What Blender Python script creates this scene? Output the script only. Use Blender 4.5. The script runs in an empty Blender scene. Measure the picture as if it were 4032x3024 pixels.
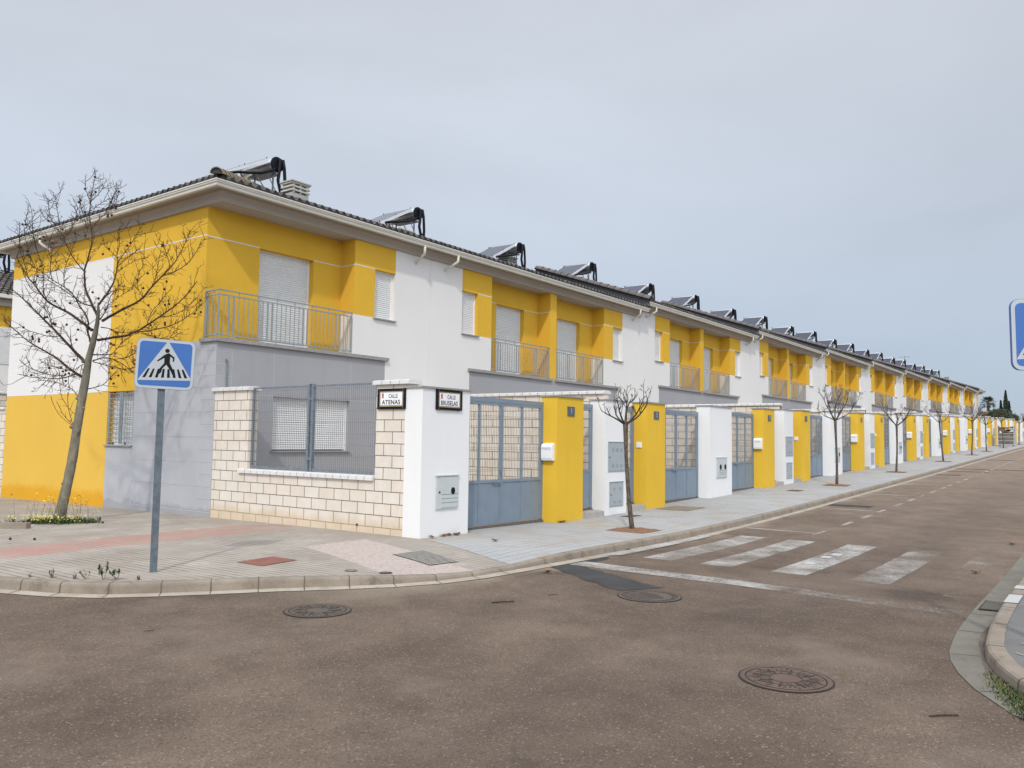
import bpy, math, random
from mathutils import Vector, Matrix
R = math.radians
SC = bpy.context.scene
COL = SC.collection

# ------------------------------------------------------------------ camera
cam = bpy.data.cameras.new('camera'); co = bpy.data.objects.new('camera', cam); COL.objects.link(co)
yaw, pitch, roll = R(36.5375), R(3.9326), R(0.8589)
fw = Vector((math.cos(pitch)*math.cos(yaw), math.cos(pitch)*math.sin(yaw), math.sin(pitch)))
rt = fw.cross(Vector((0, 0, 1))).normalized(); up = rt.cross(fw)
rt2 = rt*math.cos(roll) + up*math.sin(roll); up2 = up*math.cos(roll) - rt*math.sin(roll)
CAM = Vector((-10.0381, -9.2998, 1.65))
co.matrix_world = Matrix(((rt2.x, up2.x, -fw.x, CAM.x), (rt2.y, up2.y, -fw.y, CAM.y), (rt2.z, up2.z, -fw.z, CAM.z), (0, 0, 0, 1)))
cam.sensor_fit = 'HORIZONTAL'; cam.sensor_width = 36.0; cam.lens = 36.0*3190.28/4032
cam.clip_start = 0.1; cam.clip_end = 4000
SC.camera = co
SC.view_settings.view_transform = 'Standard'; SC.view_settings.look = 'None'
SC.view_settings.exposure = 0.0; SC.view_settings.gamma = 1.0

# ------------------------------------------------------------------ sky and sun
SUN = Vector((-1.0, -0.585, 1.03)).normalized()
w = bpy.data.worlds.new('World'); SC.world = w; w.use_nodes = True
nt = w.node_tree; nt.nodes.clear()
def nn(t, **k):
    n = nt.nodes.new(t)
    for a, b in k.items(): setattr(n, a, b)
    return n
out = nn('ShaderNodeOutputWorld'); bg = nn('ShaderNodeBackground'); bg.inputs[1].default_value = 0.1
sky = nn('ShaderNodeTexSky', sky_type='NISHITA', sun_disc=False)
sky.sun_elevation = math.asin(SUN.z); sky.sun_rotation = math.atan2(SUN.x, SUN.y)
tc = nn('ShaderNodeTexCoord')
sep = nn('ShaderNodeSeparateXYZ'); nt.links.new(tc.outputs['Generated'], sep.inputs[0])
rampz = nn('ShaderNodeValToRGB'); cr = rampz.color_ramp           # thin veil of high cloud, coloured by height above the horizon
cr.elements[0].position = 0.0; cr.elements[0].color = (0.395, 0.475, 0.575, 1)
cr.elements[1].position = 1.0; cr.elements[1].color = (0.63, 0.67, 0.73, 1)
for p, c in ((0.10, (0.43, 0.505, 0.61)), (0.22, (0.53, 0.59, 0.68)), (0.36, (0.57, 0.615, 0.69)), (0.5, (0.595, 0.635, 0.705))):
    e = cr.elements.new(p); e.color = (*c, 1)
nt.links.new(sep.outputs['Z'], rampz.inputs[0])
mp = nn('ShaderNodeMapping'); mp.inputs['Scale'].default_value = (1.0, 1.4, 3.2); mp.inputs['Rotation'].default_value = (0.25, 0.12, 0.6)
nt.links.new(tc.outputs['Generated'], mp.inputs[0])
nz = nn('ShaderNodeTexNoise'); nz.inputs['Scale'].default_value = 1.3; nz.inputs['Detail'].default_value = 5; nz.inputs['Roughness'].default_value = 0.5; nz.inputs['Distortion'].default_value = 0.4
nt.links.new(mp.outputs[0], nz.inputs['Vector'])
mr = nn('ShaderNodeMapRange'); mr.inputs[1].default_value = 0.3; mr.inputs[2].default_value = 0.7; mr.inputs[3].default_value = 0.90; mr.inputs[4].default_value = 1.08
nt.links.new(nz.outputs[0], mr.inputs[0])
veil = nn('ShaderNodeVectorMath', operation='SCALE'); nt.links.new(rampz.outputs[0], veil.inputs[0]); nt.links.new(mr.outputs[0], veil.inputs['Scale'])
dotn = nn('ShaderNodeVectorMath', operation='DOT_PRODUCT'); dotn.inputs[1].default_value = SUN
nt.links.new(tc.outputs['Generated'], dotn.inputs[0])
au = nn('ShaderNodeMapRange'); au.interpolation_type = 'SMOOTHERSTEP'           # glow round the sun, widened over unseen sky to add front light
au.inputs[1].default_value = -0.25; au.inputs[2].default_value = 1.0; au.inputs[3].default_value = 1.0; au.inputs[4].default_value = 2.4
nt.links.new(dotn.outputs['Value'], au.inputs[0])
veil2 = nn('ShaderNodeVectorMath', operation='SCALE'); nt.links.new(veil.outputs[0], veil2.inputs[0]); nt.links.new(au.outputs[0], veil2.inputs['Scale'])
veil3 = nn('ShaderNodeVectorMath', operation='SCALE'); nt.links.new(veil2.outputs[0], veil3.inputs[0]); veil3.inputs['Scale'].default_value = 11.3
mixs = nn('ShaderNodeMix', data_type='RGBA'); mixs.inputs[0].default_value = 0.90
nt.links.new(sky.outputs[0], mixs.inputs[6]); nt.links.new(veil3.outputs[0], mixs.inputs[7])
nt.links.new(mixs.outputs[2], bg.inputs[0]); nt.links.new(bg.outputs[0], out.inputs[0])
sl = bpy.data.lights.new('sun', 'SUN'); sl.energy = 1.85; sl.angle = R(2.2); sl.color = (1.0, 0.95, 0.87)
so = bpy.data.objects.new('sun', sl); COL.objects.link(so)
so.rotation_euler = (-SUN).to_track_quat('-Z', 'Y').to_euler(); so.location = (-30, -20, 30)

# ------------------------------------------------------------------ materials
class NT:
    def __init__(s, name):
        s.m = bpy.data.materials.new(name); s.m.use_nodes = True; s.t = s.m.node_tree
        s.b = s.t.nodes['Principled BSDF']; s.pos = s.n('ShaderNodeNewGeometry').outputs['Position']
    def n(s, t, **k):
        x = s.t.nodes.new(t)
        for a, b in k.items(): setattr(x, a, b)
        return x
    def L(s, a, b): s.t.links.new(a, b)
    def inp(s, sock, v):
        if hasattr(v, 'links') or isinstance(v, bpy.types.NodeSocket): s.L(v, sock)
        else: sock.default_value = v
    def math(s, op, a, b=0.0, c=None, clamp=False):
        x = s.n('ShaderNodeMath', operation=op, use_clamp=clamp); s.inp(x.inputs[0], a); s.inp(x.inputs[1], b)
        if c is not None: s.inp(x.inputs[2], c)
        return x.outputs[0]
    def xyz(s):
        x = s.n('ShaderNodeSeparateXYZ'); s.L(s.pos, x.inputs[0]); return x.outputs
    def vec(s, x, y, z):
        c = s.n('ShaderNodeCombineXYZ'); s.inp(c.inputs[0], x); s.inp(c.inputs[1], y); s.inp(c.inputs[2], z); return c.outputs[0]
    def noise(s, scale, detail=4, rough=0.55, vec=None, dist=0.0):
        x = s.n('ShaderNodeTexNoise'); x.inputs['Scale'].default_value = scale; x.inputs['Detail'].default_value = detail
        x.inputs['Roughness'].default_value = rough; x.inputs['Distortion'].default_value = dist
        s.L(s.pos if vec is None else vec, x.inputs['Vector']); return x.outputs[0]
    def vor(s, scale, feature='F1', out='Distance', vec=None):
        x = s.n('ShaderNodeTexVoronoi', feature=feature); x.inputs['Scale'].default_value = scale
        s.L(s.pos if vec is None else vec, x.inputs['Vector']); return x.outputs[out]
    def rng(s, v, a, b, c=0.0, d=1.0, smooth=False):
        x = s.n('ShaderNodeMapRange'); x.clamp = True
        if smooth: x.interpolation_type = 'SMOOTHSTEP'
        s.inp(x.inputs[0], v)
        for i, q in enumerate((a, b, c, d)): s.inp(x.inputs[i+1], q)
        return x.outputs[0]
    def mix(s, f, a, b, blend='MIX'):
        x = s.n('ShaderNodeMix', data_type='RGBA', blend_type=blend); s.inp(x.inputs[0], f)
        for i, q in ((6, a), (7, b)):
            if isinstance(q, tuple): x.inputs[i].default_value = (*q[:3], 1)
            else: s.L(q, x.inputs[i])
        return x.outputs[2]
    def scale(s, col, f):
        x = s.n('ShaderNodeVectorMath', operation='SCALE')
        if isinstance(col, tuple): x.inputs[0].default_value = col
        else: s.L(col, x.inputs[0])
        s.inp(x.inputs['Scale'], f); return x.outputs[0]
    def bump(s, h, strength=0.3, dist=0.01, prev=None):
        x = s.n('ShaderNodeBump'); x.inputs['Strength'].default_value = strength; x.inputs['Distance'].default_value = dist
        s.L(h, x.inputs['Height'])
        if prev is not None: s.L(prev, x.inputs['Normal'])
        s.L(x.outputs[0], s.b.inputs['Normal']); return x.outputs[0]
    def fin(s, col, rough=0.8, metal=0.0, spec=None):
        if isinstance(col, tuple): s.b.inputs['Base Color'].default_value = (*col[:3], 1)
        else: s.L(col, s.b.inputs['Base Color'])
        s.inp(s.b.inputs['Roughness'], rough); s.b.inputs['Metallic'].default_value = metal
        if spec is not None: s.b.inputs['Specular IOR Level'].default_value = spec
        return s.m
def stucco(name, c, var=0.07, bmp=0.25, streak=0.05):
    k = NT(name)
    a = k.rng(k.noise(0.55, 5, 0.6), 0.3, 0.7, 1-var, 1+var*0.6)
    x, y, z = k.xyz()
    st = k.rng(k.noise(1.0, 4, 0.6, k.vec(k.math('MULTIPLY', x, 5.0), k.math('MULTIPLY', y, 5.0), k.math('MULTIPLY', z, 0.35))), 0.52, 0.8, 1.0, 1-streak)
    g = k.rng(k.noise(45, 3, 0.7), 0.3, 0.7, 0.965, 1.035)
    f = k.math('MULTIPLY', k.math('MULTIPLY', a, st), g)
    k.bump(k.noise(120, 3, 0.7), bmp, 0.004)
    return k.fin(k.scale(c, f), 0.92, 0, 0.25)
def plain(name, c, rough=0.5, metal=0.0, var=0.06, scale=6.0, bmp=0.0):
    k = NT(name); f = k.rng(k.noise(scale, 4, 0.6), 0.3, 0.7, 1-var, 1+var)
    if bmp: k.bump(k.noise(scale*8, 3), bmp, 0.004)
    return k.fin(k.scale(c, f), rough, metal)
YEL = (0.69, 0.41, 0.043); WHT = (0.72, 0.70, 0.675); GRY = (0.345, 0.342, 0.355)
M = {}
M['yellow'] = stucco('yellow_stucco', YEL)
M['pillar_yellow'] = stucco('pillar_yellow_stucco', (0.72, 0.45, 0.042))
M['white'] = stucco('white_stucco', WHT, 0.03, 0.2, 0.015)
M['pillar_white'] = stucco('pillar_white_stucco', (0.76, 0.75, 0.735), 0.025, 0.2, 0.02)
M['grey'] = stucco('grey_stucco', GRY, 0.05)
M['groove'] = plain('groove_line', (0.66, 0.65, 0.63), 0.9)
M['groove_grey'] = plain('groove_grey', (0.47, 0.47, 0.48), 0.9)
M['groove_grey_dark'] = plain('groove_grey_dark', (0.27, 0.27, 0.28), 0.9)
M['groove_dark'] = plain('groove_shadow', (0.12, 0.12, 0.125), 0.9)  # dark grey of joints, slots and panel lines
def stained():                                                       # rising damp along the foot of the side wall
    k = NT('yellow_stucco_damp'); x, y, z = k.xyz()
    a = k.rng(k.noise(0.55, 5, 0.6), 0.3, 0.7, 0.95, 1.03)
    h = k.math('ADD', z, k.math('MULTIPLY', k.noise(0.9, 3, 0.6), -0.55))
    damp = k.rng(h, -0.22, 0.02, 1.0, 0.0, True)
    c = k.mix(damp, (0.70, 0.435, 0.07), (0.66, 0.335, 0.02))
    k.bump(k.noise(120, 3, 0.7), 0.25, 0.004)
    return k.fin(k.scale(c, a), 0.92, 0, 0.25)
M['yellow_damp'] = stained()
def grey_side():
    k = NT('grey_stucco_patched'); x, y, z = k.xyz()
    a = k.rng(k.noise(1.1, 5, 0.6), 0.3, 0.7, 0.93, 1.06)
    h = k.math('ADD', z, k.math('MULTIPLY', k.noise(1.7, 4, 0.65), -0.5))
    damp = k.rng(h, -0.2, -0.14, 0.75, 0.0)
    c = k.mix(damp, (0.415, 0.415, 0.435), (0.31, 0.305, 0.315))
    k.bump(k.noise(120, 3, 0.7), 0.25, 0.004)
    return k.fin(k.scale(c, a), 0.92, 0, 0.25)
M['grey_side'] = grey_side()
M['gutter'] = plain('gutter_aluminium', (0.62, 0.60, 0.53), 0.45, 0.0, 0.04, 2)
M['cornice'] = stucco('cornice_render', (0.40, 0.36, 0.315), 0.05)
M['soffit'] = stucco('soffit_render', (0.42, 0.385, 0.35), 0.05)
M['shutter'] = plain('shutter_pvc', (0.70, 0.70, 0.69), 0.45, 0, 0.03, 3)
M['frame_white'] = plain('frame_white', (0.78, 0.77, 0.75), 0.4, 0, 0.02, 3)
M['rail'] = plain('rail_paint', (0.255, 0.285, 0.305), 0.5, 0.0, 0.08, 5)
M['louvre'] = plain('cabinet_louvre', (0.33, 0.36, 0.38), 0.5, 0.2, 0.05, 5)
M['galv'] = plain('galvanised_steel', (0.23, 0.265, 0.295), 0.42, 0.55, 0.22, 18, 0.1)
M['sign_post'] = plain('galvanised_post', (0.125, 0.15, 0.172), 0.5, 0.35, 0.25, 14, 0.15)
M['gate'] = plain('gate_paint', (0.185, 0.232, 0.282), 0.5, 0.0, 0.07, 3)
M['wire'] = plain('fence_wire', (0.17, 0.18, 0.19), 0.5, 0.2, 0.1, 10)
M['gate_mesh'] = plain('gate_wire', (0.17, 0.17, 0.17), 0.5, 0.3, 0.1, 10)
M['rust'] = plain('dark_threshold', (0.12, 0.10, 0.09), 0.9, 0, 0.3, 20)  # pipe metal; also the painted shade of the gap under the gates
M['sky_black'] = plain('black_rubber', (0.012, 0.012, 0.016), 0.5, 0, 0.2, 20)
M['tank'] = plain('tank_steel', (0.66, 0.67, 0.68), 0.24, 0.92, 0.05, 3)
M['collector_frame'] = plain('collector_frame', (0.70, 0.71, 0.72), 0.35, 0.15, 0.04, 3)
M['cap'] = plain('tank_cap', (0.011, 0.012, 0.018), 0.45, 0, 0.15, 8)
M['alu'] = plain('aluminium', (0.62, 0.64, 0.66), 0.35, 0.6, 0.06, 8)
for k_ in ('sky_black', 'cap', 'black'): pass
def panel():
    k = NT('collector_glass'); x, y, z = k.xyz()
    f = k.rng(k.noise(3, 3), 0.3, 0.7, 0.9, 1.1)
    return k.fin(k.scale((0.030, 0.034, 0.062), f), 0.16, 0.0, 0.5)
M['collector'] = panel()
M['black'] = plain('black_paint', (0.012, 0.012, 0.013), 0.5, 0, 0.1, 10)
M['plate'] = plain('number_plate', (0.10, 0.115, 0.135), 0.4, 0.2, 0.08, 10)
M['digit'] = plain('number_digit', (0.5, 0.53, 0.56), 0.3, 0.4, 0.05, 10)
M['mail'] = plain('mailbox_enamel', (0.80, 0.80, 0.79), 0.3, 0, 0.02, 4)
M['meter'] = plain('meter_grp', (0.50, 0.53, 0.52), 0.5, 0, 0.05, 6)
M['cabinet'] = plain('cabinet_sheet', (0.40, 0.435, 0.455), 0.45, 0.2, 0.06, 5)
M['coping'] = plain('white_coping', (0.66, 0.645, 0.62), 0.75, 0, 0.05, 5, 0.15)
def granite(name, a, b):
    k = NT(name); n = k.noise(95, 3, 0.8); v = k.rng(n, 0.38, 0.62)
    k.bump(n, 0.2, 0.003); return k.fin(k.mix(v, a, b), 0.6)
M['granite'] = granite('granite_slab', (0.10, 0.095, 0.09), (0.46, 0.44, 0.42))
M['granite_cap'] = granite('granite_cap', (0.16, 0.15, 0.145), (0.42, 0.40, 0.385))
def blocks(name, swap):
    k = NT(name); x, y, z = k.xyz()
    u = y if not swap else x
    zz = k.math('SUBTRACT', z, k.math('MULTIPLY', x, 0.0) if not swap else 0.0)
    br = k.n('ShaderNodeTexBrick'); br.offset = 0.5; br.squash = 1.0
    br.inputs['Scale'].default_value = 1.0; br.inputs['Mortar Size'].default_value = 0.0075; br.inputs['Mortar Smooth'].default_value = 0.15
    br.inputs['Brick Width'].default_value = 0.415; br.inputs['Row Height'].default_value = 0.2073; br.inputs['Bias'].default_value = 0.0
    br.inputs['Color1'].default_value = (0.66, 0.58, 0.485, 1); br.inputs['Color2'].default_value = (0.69, 0.63, 0.555, 1)
    br.inputs['Mortar'].default_value = (0.17, 0.13, 0.09, 1)
    k.L(k.vec(k.math('ADD', u, 0.14), k.math('SUBTRACT', zz, 0.0965), 0.0), br.inputs['Vector'])
    f = k.rng(k.noise(3.5, 5, 0.65), 0.3, 0.7, 0.93, 1.06)
    stain = k.rng(k.math('ADD', z, k.math('MULTIPLY', k.noise(3, 4), -0.25)), -0.02, 0.12, 0.5, 0.0)
    col = k.mix(stain, br.outputs[0], (0.55, 0.40, 0.22))
    inv = k.math('SUBTRACT', 1.0, br.outputs['Fac'])
    b1 = k.bump(inv, 0.9, 0.008); k.bump(k.noise(70, 3, 0.7), 0.2, 0.004, b1)
    return k.fin(k.scale(col, f), 0.88, 0, 0.25)
M['blocks_y'] = blocks('cream_blocks_side', False)
M['blocks_x'] = blocks('cream_blocks_front', True)
def tiles():
    k = NT('roof_tile'); v = k.vor(4.2, 'F1', 'Color'); s = k.n('ShaderNodeSeparateColor'); k.L(v, s.inputs[0])
    f = k.rng(s.outputs[0], 0.0, 1.0, 0.65, 1.35); n = k.rng(k.noise(9, 5, 0.65), 0.3, 0.75)
    c = k.mix(n, (0.06, 0.054, 0.052), (0.125, 0.108, 0.098)); k.bump(k.noise(60, 3), 0.3, 0.006)
    return k.fin(k.scale(c, f), 0.85, 0, 0.3)
M['tile'] = tiles()
M['ridge'] = plain('ridge_tile', (0.135, 0.120, 0.113), 0.85, 0, 0.2, 4, 0.25)
M['hip'] = plain('hip_tile_tan', (0.30, 0.235, 0.165), 0.9, 0, 0.3, 7, 0.3)
M['flash'] = plain('dark_flashing', (0.045, 0.045, 0.05), 0.7, 0, 0.1, 4)  # step flashing; also paints the shade in hollow tile ends
M['chimney'] = stucco('chimney_render', (0.40, 0.39, 0.37), 0.05)
M['chimney_cap'] = plain('chimney_concrete', (0.46, 0.445, 0.405), 0.85, 0, 0.1, 8)

for k_ in ('sky_black', 'cap', 'black'): M[k_].node_tree.nodes['Principled BSDF'].inputs['Specular IOR Level'].default_value = 0.12
def asphalt():
    k = NT('asphalt'); x, y, z = k.xyz()
    big = k.noise(0.33, 6, 0.62); mid = k.noise(1.9, 5, 0.65); sp = k.noise(75, 5, 0.8); agg = k.vor(85, 'F1', 'Color')
    s = k.n('ShaderNodeSeparateColor'); k.L(agg, s.inputs[0])
    far = k.rng(x, 2.0, 40.0)                                        # the street surface turns redder and smoother uphill
    c = k.mix(k.rng(big, 0.34, 0.66), (0.104, 0.073, 0.052), (0.186, 0.136, 0.099))
    c = k.mix(far, c, (0.245, 0.181, 0.133))
    c = k.scale(c, k.rng(mid, 0.3, 0.7, 0.78, 1.18))
    c = k.scale(c, k.rng(sp, 0.32, 0.68, 0.52, 1.48))
    chips = k.rng(s.outputs[0], 0.955, 0.975, 0.0, 0.5); dark = k.rng(s.outputs[1], 0.90, 0.93, 0.0, 0.55)
    c = k.mix(chips, c, (0.38, 0.31, 0.25)); c = k.mix(dark, c, (0.06, 0.045, 0.04))
    patch = k.rng(k.noise(0.5, 4, 0.6, k.vec(k.math('ADD', x, 31.0), y, z)), 0.58, 0.72, 0.0, 0.55)
    c = k.mix(patch, c, (0.235, 0.188, 0.145))                        # dusty, gravel-worn areas
    # sand washed along the kerb of the street
    dk = k.math('SUBTRACT', y, k.math('MULTIPLY', k.noise(0.8, 4, 0.6), 1.3))
    sand = k.math('MULTIPLY', k.rng(dk, -3.75, -3.05, 0.0, 0.8), k.rng(x, -4.5, -1.5))
    c = k.mix(sand, c, (0.40, 0.33, 0.25))
    worn = k.rng(k.math('ABSOLUTE', k.math('ADD', y, k.math('ADD', 6.0, k.math('MULTIPLY', big, 0.8)))), 0.2, 1.1, 0.16, 0.0)
    c = k.mix(worn, c, (0.07, 0.055, 0.05))
    cr = k.n('ShaderNodeTexVoronoi', feature='DISTANCE_TO_EDGE'); cr.inputs['Scale'].default_value = 0.16
    wv = k.n('ShaderNodeVectorMath', operation='ADD'); k.L(k.pos, wv.inputs[0])
    nzc = k.n('ShaderNodeTexNoise'); nzc.inputs['Scale'].default_value = 1.4; nzc.inputs['Detail'].default_value = 6; k.L(k.pos, nzc.inputs['Vector']); k.L(nzc.outputs['Color'], wv.inputs[1]); k.L(wv.outputs[0], cr.inputs['Vector'])
    crk = k.math('MULTIPLY', k.rng(cr.outputs['Distance'], 0.0, 0.005, 0.35, 0.0), k.rng(k.noise(0.4, 2), 0.5, 0.6))
    c = k.mix(crk, c, (0.05, 0.04, 0.035))
    b = k.bump(sp, 0.55, 0.012); k.bump(k.vor(62), 0.35, 0.006, b)
    return k.fin(c, 0.9, 0, 0.3)
M['asphalt'] = asphalt()
def new_asphalt():
    k = NT('asphalt_dark'); n = k.noise(60, 4, 0.75); x, y, z = k.xyz()
    c = k.mix(k.rng(k.noise(2.2, 5), 0.35, 0.7), (0.024, 0.023, 0.023), (0.050, 0.047, 0.045))
    k.bump(n, 0.4, 0.008); m = k.fin(k.scale(c, k.rng(n, 0.3, 0.7, 0.8, 1.2)), 0.85)
    return m
M['patch'] = new_asphalt()
def paving():
    k = NT('paving'); x, y, z = k.xyz()
    edge = k.math('ADD', 0.06, k.math('MULTIPLY', y, 0.4))
    street = k.math('MULTIPLY', k.rng(k.math('SUBTRACT', x, edge), -0.005, 0.005), k.rng(y, 0.6, 0.7, 1.0, 0.0))
    # corner paving: ribbed concrete tiles, ribs running away from the street
    big = k.rng(k.noise(0.6, 5, 0.6), 0.3, 0.7)
    cA = k.mix(big, (0.285, 0.245, 0.20), (0.40, 0.36, 0.31))
    cA = k.mix(k.rng(k.noise(1.6, 5, 0.7), 0.5, 0.75, 0.0, 0.5), cA, (0.54, 0.50, 0.45))
    rib = k.math('SINE', k.math('MULTIPLY', k.math('ADD', x, k.math('MULTIPLY', y, 0.02)), 57.0))
    ribv = k.rng(rib, -0.9, -0.2, 0.0, 1.0)
    wearA = k.rng(k.noise(1.1, 4, 0.6), 0.40, 0.62, 0.15, 1.0)
    dA = k.math('MULTIPLY', k.math('SUBTRACT', 1.0, ribv), wearA)
    cA = k.mix(k.math('MULTIPLY', dA, 0.85), cA, (0.17, 0.14, 0.115))
    fade = k.rng(k.noise(1.4, 5, 0.7), 0.30, 0.62, 0.25, 0.95)
    wob = k.math('MULTIPLY', k.noise(5, 3), 0.14)
    yy = k.math('SUBTRACT', k.math('ADD', y, wob), k.math('MULTIPLY', k.math('ADD', x, 5.0), 0.06))
    band = k.math('MULTIPLY', k.rng(yy, 2.62, 2.70), k.rng(yy, 3.86, 3.94, 1.0, 0.0))
    band = k.math('MULTIPLY', band, k.rng(x, -1.6, 0.2, 1.0, 0.3))
    cA = k.mix(k.math('MULTIPLY', band, k.math('MULTIPLY', fade, k.rng(dA, 0, 1, 0.85, 0.45))), cA, (0.42, 0.205, 0.165))
    lx = k.math('SUBTRACT', x, k.math('MULTIPLY', k.math('SUBTRACT', y, 0.1), 0.33))
    tac = k.math('MULTIPLY', k.math('MULTIPLY', k.rng(lx, -2.10, -2.06), k.rng(lx, -0.84, -0.80, 1.0, 0.0)), k.rng(y, 0.58, 0.62, 1.0, 0.0))
    hexd = k.vor(17.0, 'F1', 'Distance', k.vec(x, y, 0.0))
    studs = k.rng(hexd, 0.28, 0.42)
    ct = k.mix(fade, (0.375, 0.305, 0.265), (0.405, 0.285, 0.245)); ct = k.mix(k.math('MULTIPLY', studs, 0.6), ct, (0.53, 0.475, 0.44))
    cA = k.mix(k.math('MULTIPLY', tac, 0.9), cA, ct)
    # street pavement: small blue-grey tiles
    br = k.n('ShaderNodeTexBrick'); br.offset = 0.0
    br.inputs['Scale'].default_value = 1.0; br.inputs['Mortar Size'].default_value = 0.010; br.inputs['Brick Width'].default_value = 0.1; br.inputs['Row Height'].default_value = 0.2
    br.inputs['Color1'].default_value = (0.375, 0.385, 0.39, 1); br.inputs['Color2'].default_value = (0.41, 0.415, 0.415, 1); br.inputs['Mortar'].default_value = (0.19, 0.19, 0.19, 1); br.inputs['Mortar Smooth'].default_value = 0.3
    k.L(k.vec(x, y, 0.0), br.inputs['Vector'])
    bw = k.rng(k.noise(0.7, 5, 0.65), 0.32, 0.7)
    cB = k.mix(k.math('MULTIPLY', bw, 0.5), br.outputs[0], (0.42, 0.39, 0.35))
    cB = k.scale(cB, k.rng(k.noise(0.25, 4), 0.3, 0.7, 0.92, 1.06))
    slab = k.math('FRACT', k.math('MULTIPLY', x, 0.4)); sj = k.rng(slab, 0.0, 0.006, 0.6, 0.0)
    cB = k.mix(sj, cB, (0.2, 0.19, 0.18))
    c = k.mix(street, cA, cB)
    seam = k.math('MULTIPLY', k.rng(k.math('ABSOLUTE', k.math('SUBTRACT', x, edge)), 0.006, 0.014, 0.85, 0.0), k.rng(y, 0.3, 0.4, 1.0, 0.0))
    c = k.mix(seam, c, (0.10, 0.085, 0.075))
    gr = k.noise(60, 4, 0.7); c = k.scale(c, k.rng(gr, 0.3, 0.7, 0.88, 1.10))
    soil = k.rng(k.math('ADD', k.noise(1.3, 4, 0.6), k.math('MULTIPLY', k.rng(x, -0.9, 0.0), 0.14)), 0.62, 0.75, 0.0, 0.4)
    c = k.mix(soil, c, (0.33, 0.255, 0.18))
    hA = k.math('MULTIPLY', dA, -1.0); h = k.math('ADD', k.math('MULTIPLY', hA, k.math('SUBTRACT', 1.0, street)), k.math('MULTIPLY', br.outputs['Fac'], k.math('MULTIPLY', street, -0.6)))
    b = k.bump(h, 0.5, 0.008); k.bump(gr, 0.25, 0.005, b)
    return k.fin(c, 0.88, 0, 0.3)
M['paving'] = paving()
def concrete(name, a, b, dirt=(0.2, 0.16, 0.12), sc=2.0):
    k = NT(name); c = k.mix(k.rng(k.noise(sc, 6, 0.65), 0.32, 0.7), a, b)
    c = k.mix(k.rng(k.noise(sc*1.7, 5, 0.7), 0.56, 0.72, 0.0, 0.65), c, dirt); g = k.noise(70, 4, 0.7)
    k.bump(g, 0.35, 0.006); return k.fin(k.scale(c, k.rng(g, 0.3, 0.7, 0.88, 1.1)), 0.9, 0, 0.3)
M['kerb'] = concrete('kerb_concrete', (0.215, 0.175, 0.135), (0.315, 0.265, 0.21), (0.09, 0.07, 0.054), 2.6)
M['gutter_slab'] = concrete('channel_concrete', (0.33, 0.28, 0.22), (0.45, 0.395, 0.32), (0.24, 0.19, 0.135), 2.2)
M['paving_right'] = concrete('grey_pavement', (0.145, 0.14, 0.135), (0.20, 0.192, 0.184), (0.11, 0.10, 0.09), 1.5)
M['gutter_slab_grey'] = concrete('channel_concrete_grey', (0.155, 0.142, 0.116), (0.205, 0.19, 0.157), (0.10, 0.082, 0.062), 2.2)
M['joint'] = plain('kerb_joint', (0.12, 0.09, 0.07), 0.9, 0, 0.3, 3)
M['soil'] = concrete('soil', (0.19, 0.095, 0.05), (0.27, 0.15, 0.09), (0.10, 0.06, 0.035), 9.0)
M['terrain'] = concrete('dry_terrain', (0.20, 0.17, 0.11), (0.30, 0.25, 0.17), (0.12, 0.13, 0.06), 0.2)
M['step'] = concrete('step_stone', (0.36, 0.33, 0.30), (0.44, 0.41, 0.375), (0.22, 0.18, 0.15), 4)
def paint():
    k = NT('worn_road_paint'); x, y, z = k.xyz()
    n = k.noise(26, 6, 0.75); n2 = k.noise(1.2, 4, 0.6); st = k.noise(1.0, 5, 0.7, k.vec(k.math('MULTIPLY', x, 22.0), k.math('MULTIPLY', y, 5.0), 0.0))
    far = k.rng(y, -7.4, -5.6, -0.10, 0.05)
    v = k.math('ADD', k.math('ADD', k.math('MULTIPLY', n, 0.50), k.math('MULTIPLY', n2, 0.55)), k.math('ADD', k.math('MULTIPLY', st, 0.25), far))
    a = k.math('MULTIPLY', k.rng(v, 0.57, 0.78, 0.05, 0.88), k.rng(k.noise(60, 4, 0.8), 0.36, 0.52, 0.35, 1.0))
    c = k.mix(k.rng(n2, 0.3, 0.7), (0.45, 0.42, 0.38), (0.56, 0.535, 0.495))
    k.bump(n, 0.3, 0.005); m = k.fin(c, 0.85, 0, 0.3); k.L(a, k.b.inputs['Alpha']); return m
M['paint'] = paint()
M['paint_new'] = plain('fresh_road_paint', (0.45, 0.445, 0.43), 0.8, 0, 0.05, 20)
M['iron'] = concrete('cast_iron', (0.095, 0.074, 0.060), (0.14, 0.11, 0.088), (0.07, 0.055, 0.045), 5)
M['lid_groove'] = plain('lid_groove', (0.05, 0.04, 0.034), 0.85)
M['iron_gap'] = plain('iron_groove', (0.025, 0.02, 0.018), 0.8)
M['iron_rust'] = concrete('cast_iron_rusty', (0.115, 0.077, 0.059), (0.155, 0.105, 0.08), (0.085, 0.06, 0.05), 4)
M['red_plate'] = concrete('red_cover', (0.215, 0.085, 0.062), (0.28, 0.125, 0.092), (0.16, 0.07, 0.05), 5)
M['blue'] = plain('sign_blue', (0.040, 0.130, 0.385), 0.35, 0, 0.03, 6)
M['blue_dark'] = plain('sign_edge_blue', (0.07, 0.15, 0.36), 0.4, 0, 0.05, 6)
M['sign_white'] = plain('sign_white', (0.43, 0.46, 0.475), 0.4, 0, 0.03, 6)
M['tile_white'] = plain('street_plate_white', (0.80, 0.80, 0.80), 0.3, 0, 0.02, 6)
M['tile_gold'] = plain('street_plate_gold', (0.46, 0.34, 0.17), 0.4, 0, 0.35, 40)
M['crest_red'] = plain('crest_red', (0.42, 0.05, 0.035), 0.5, 0, 0.3, 60)
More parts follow.
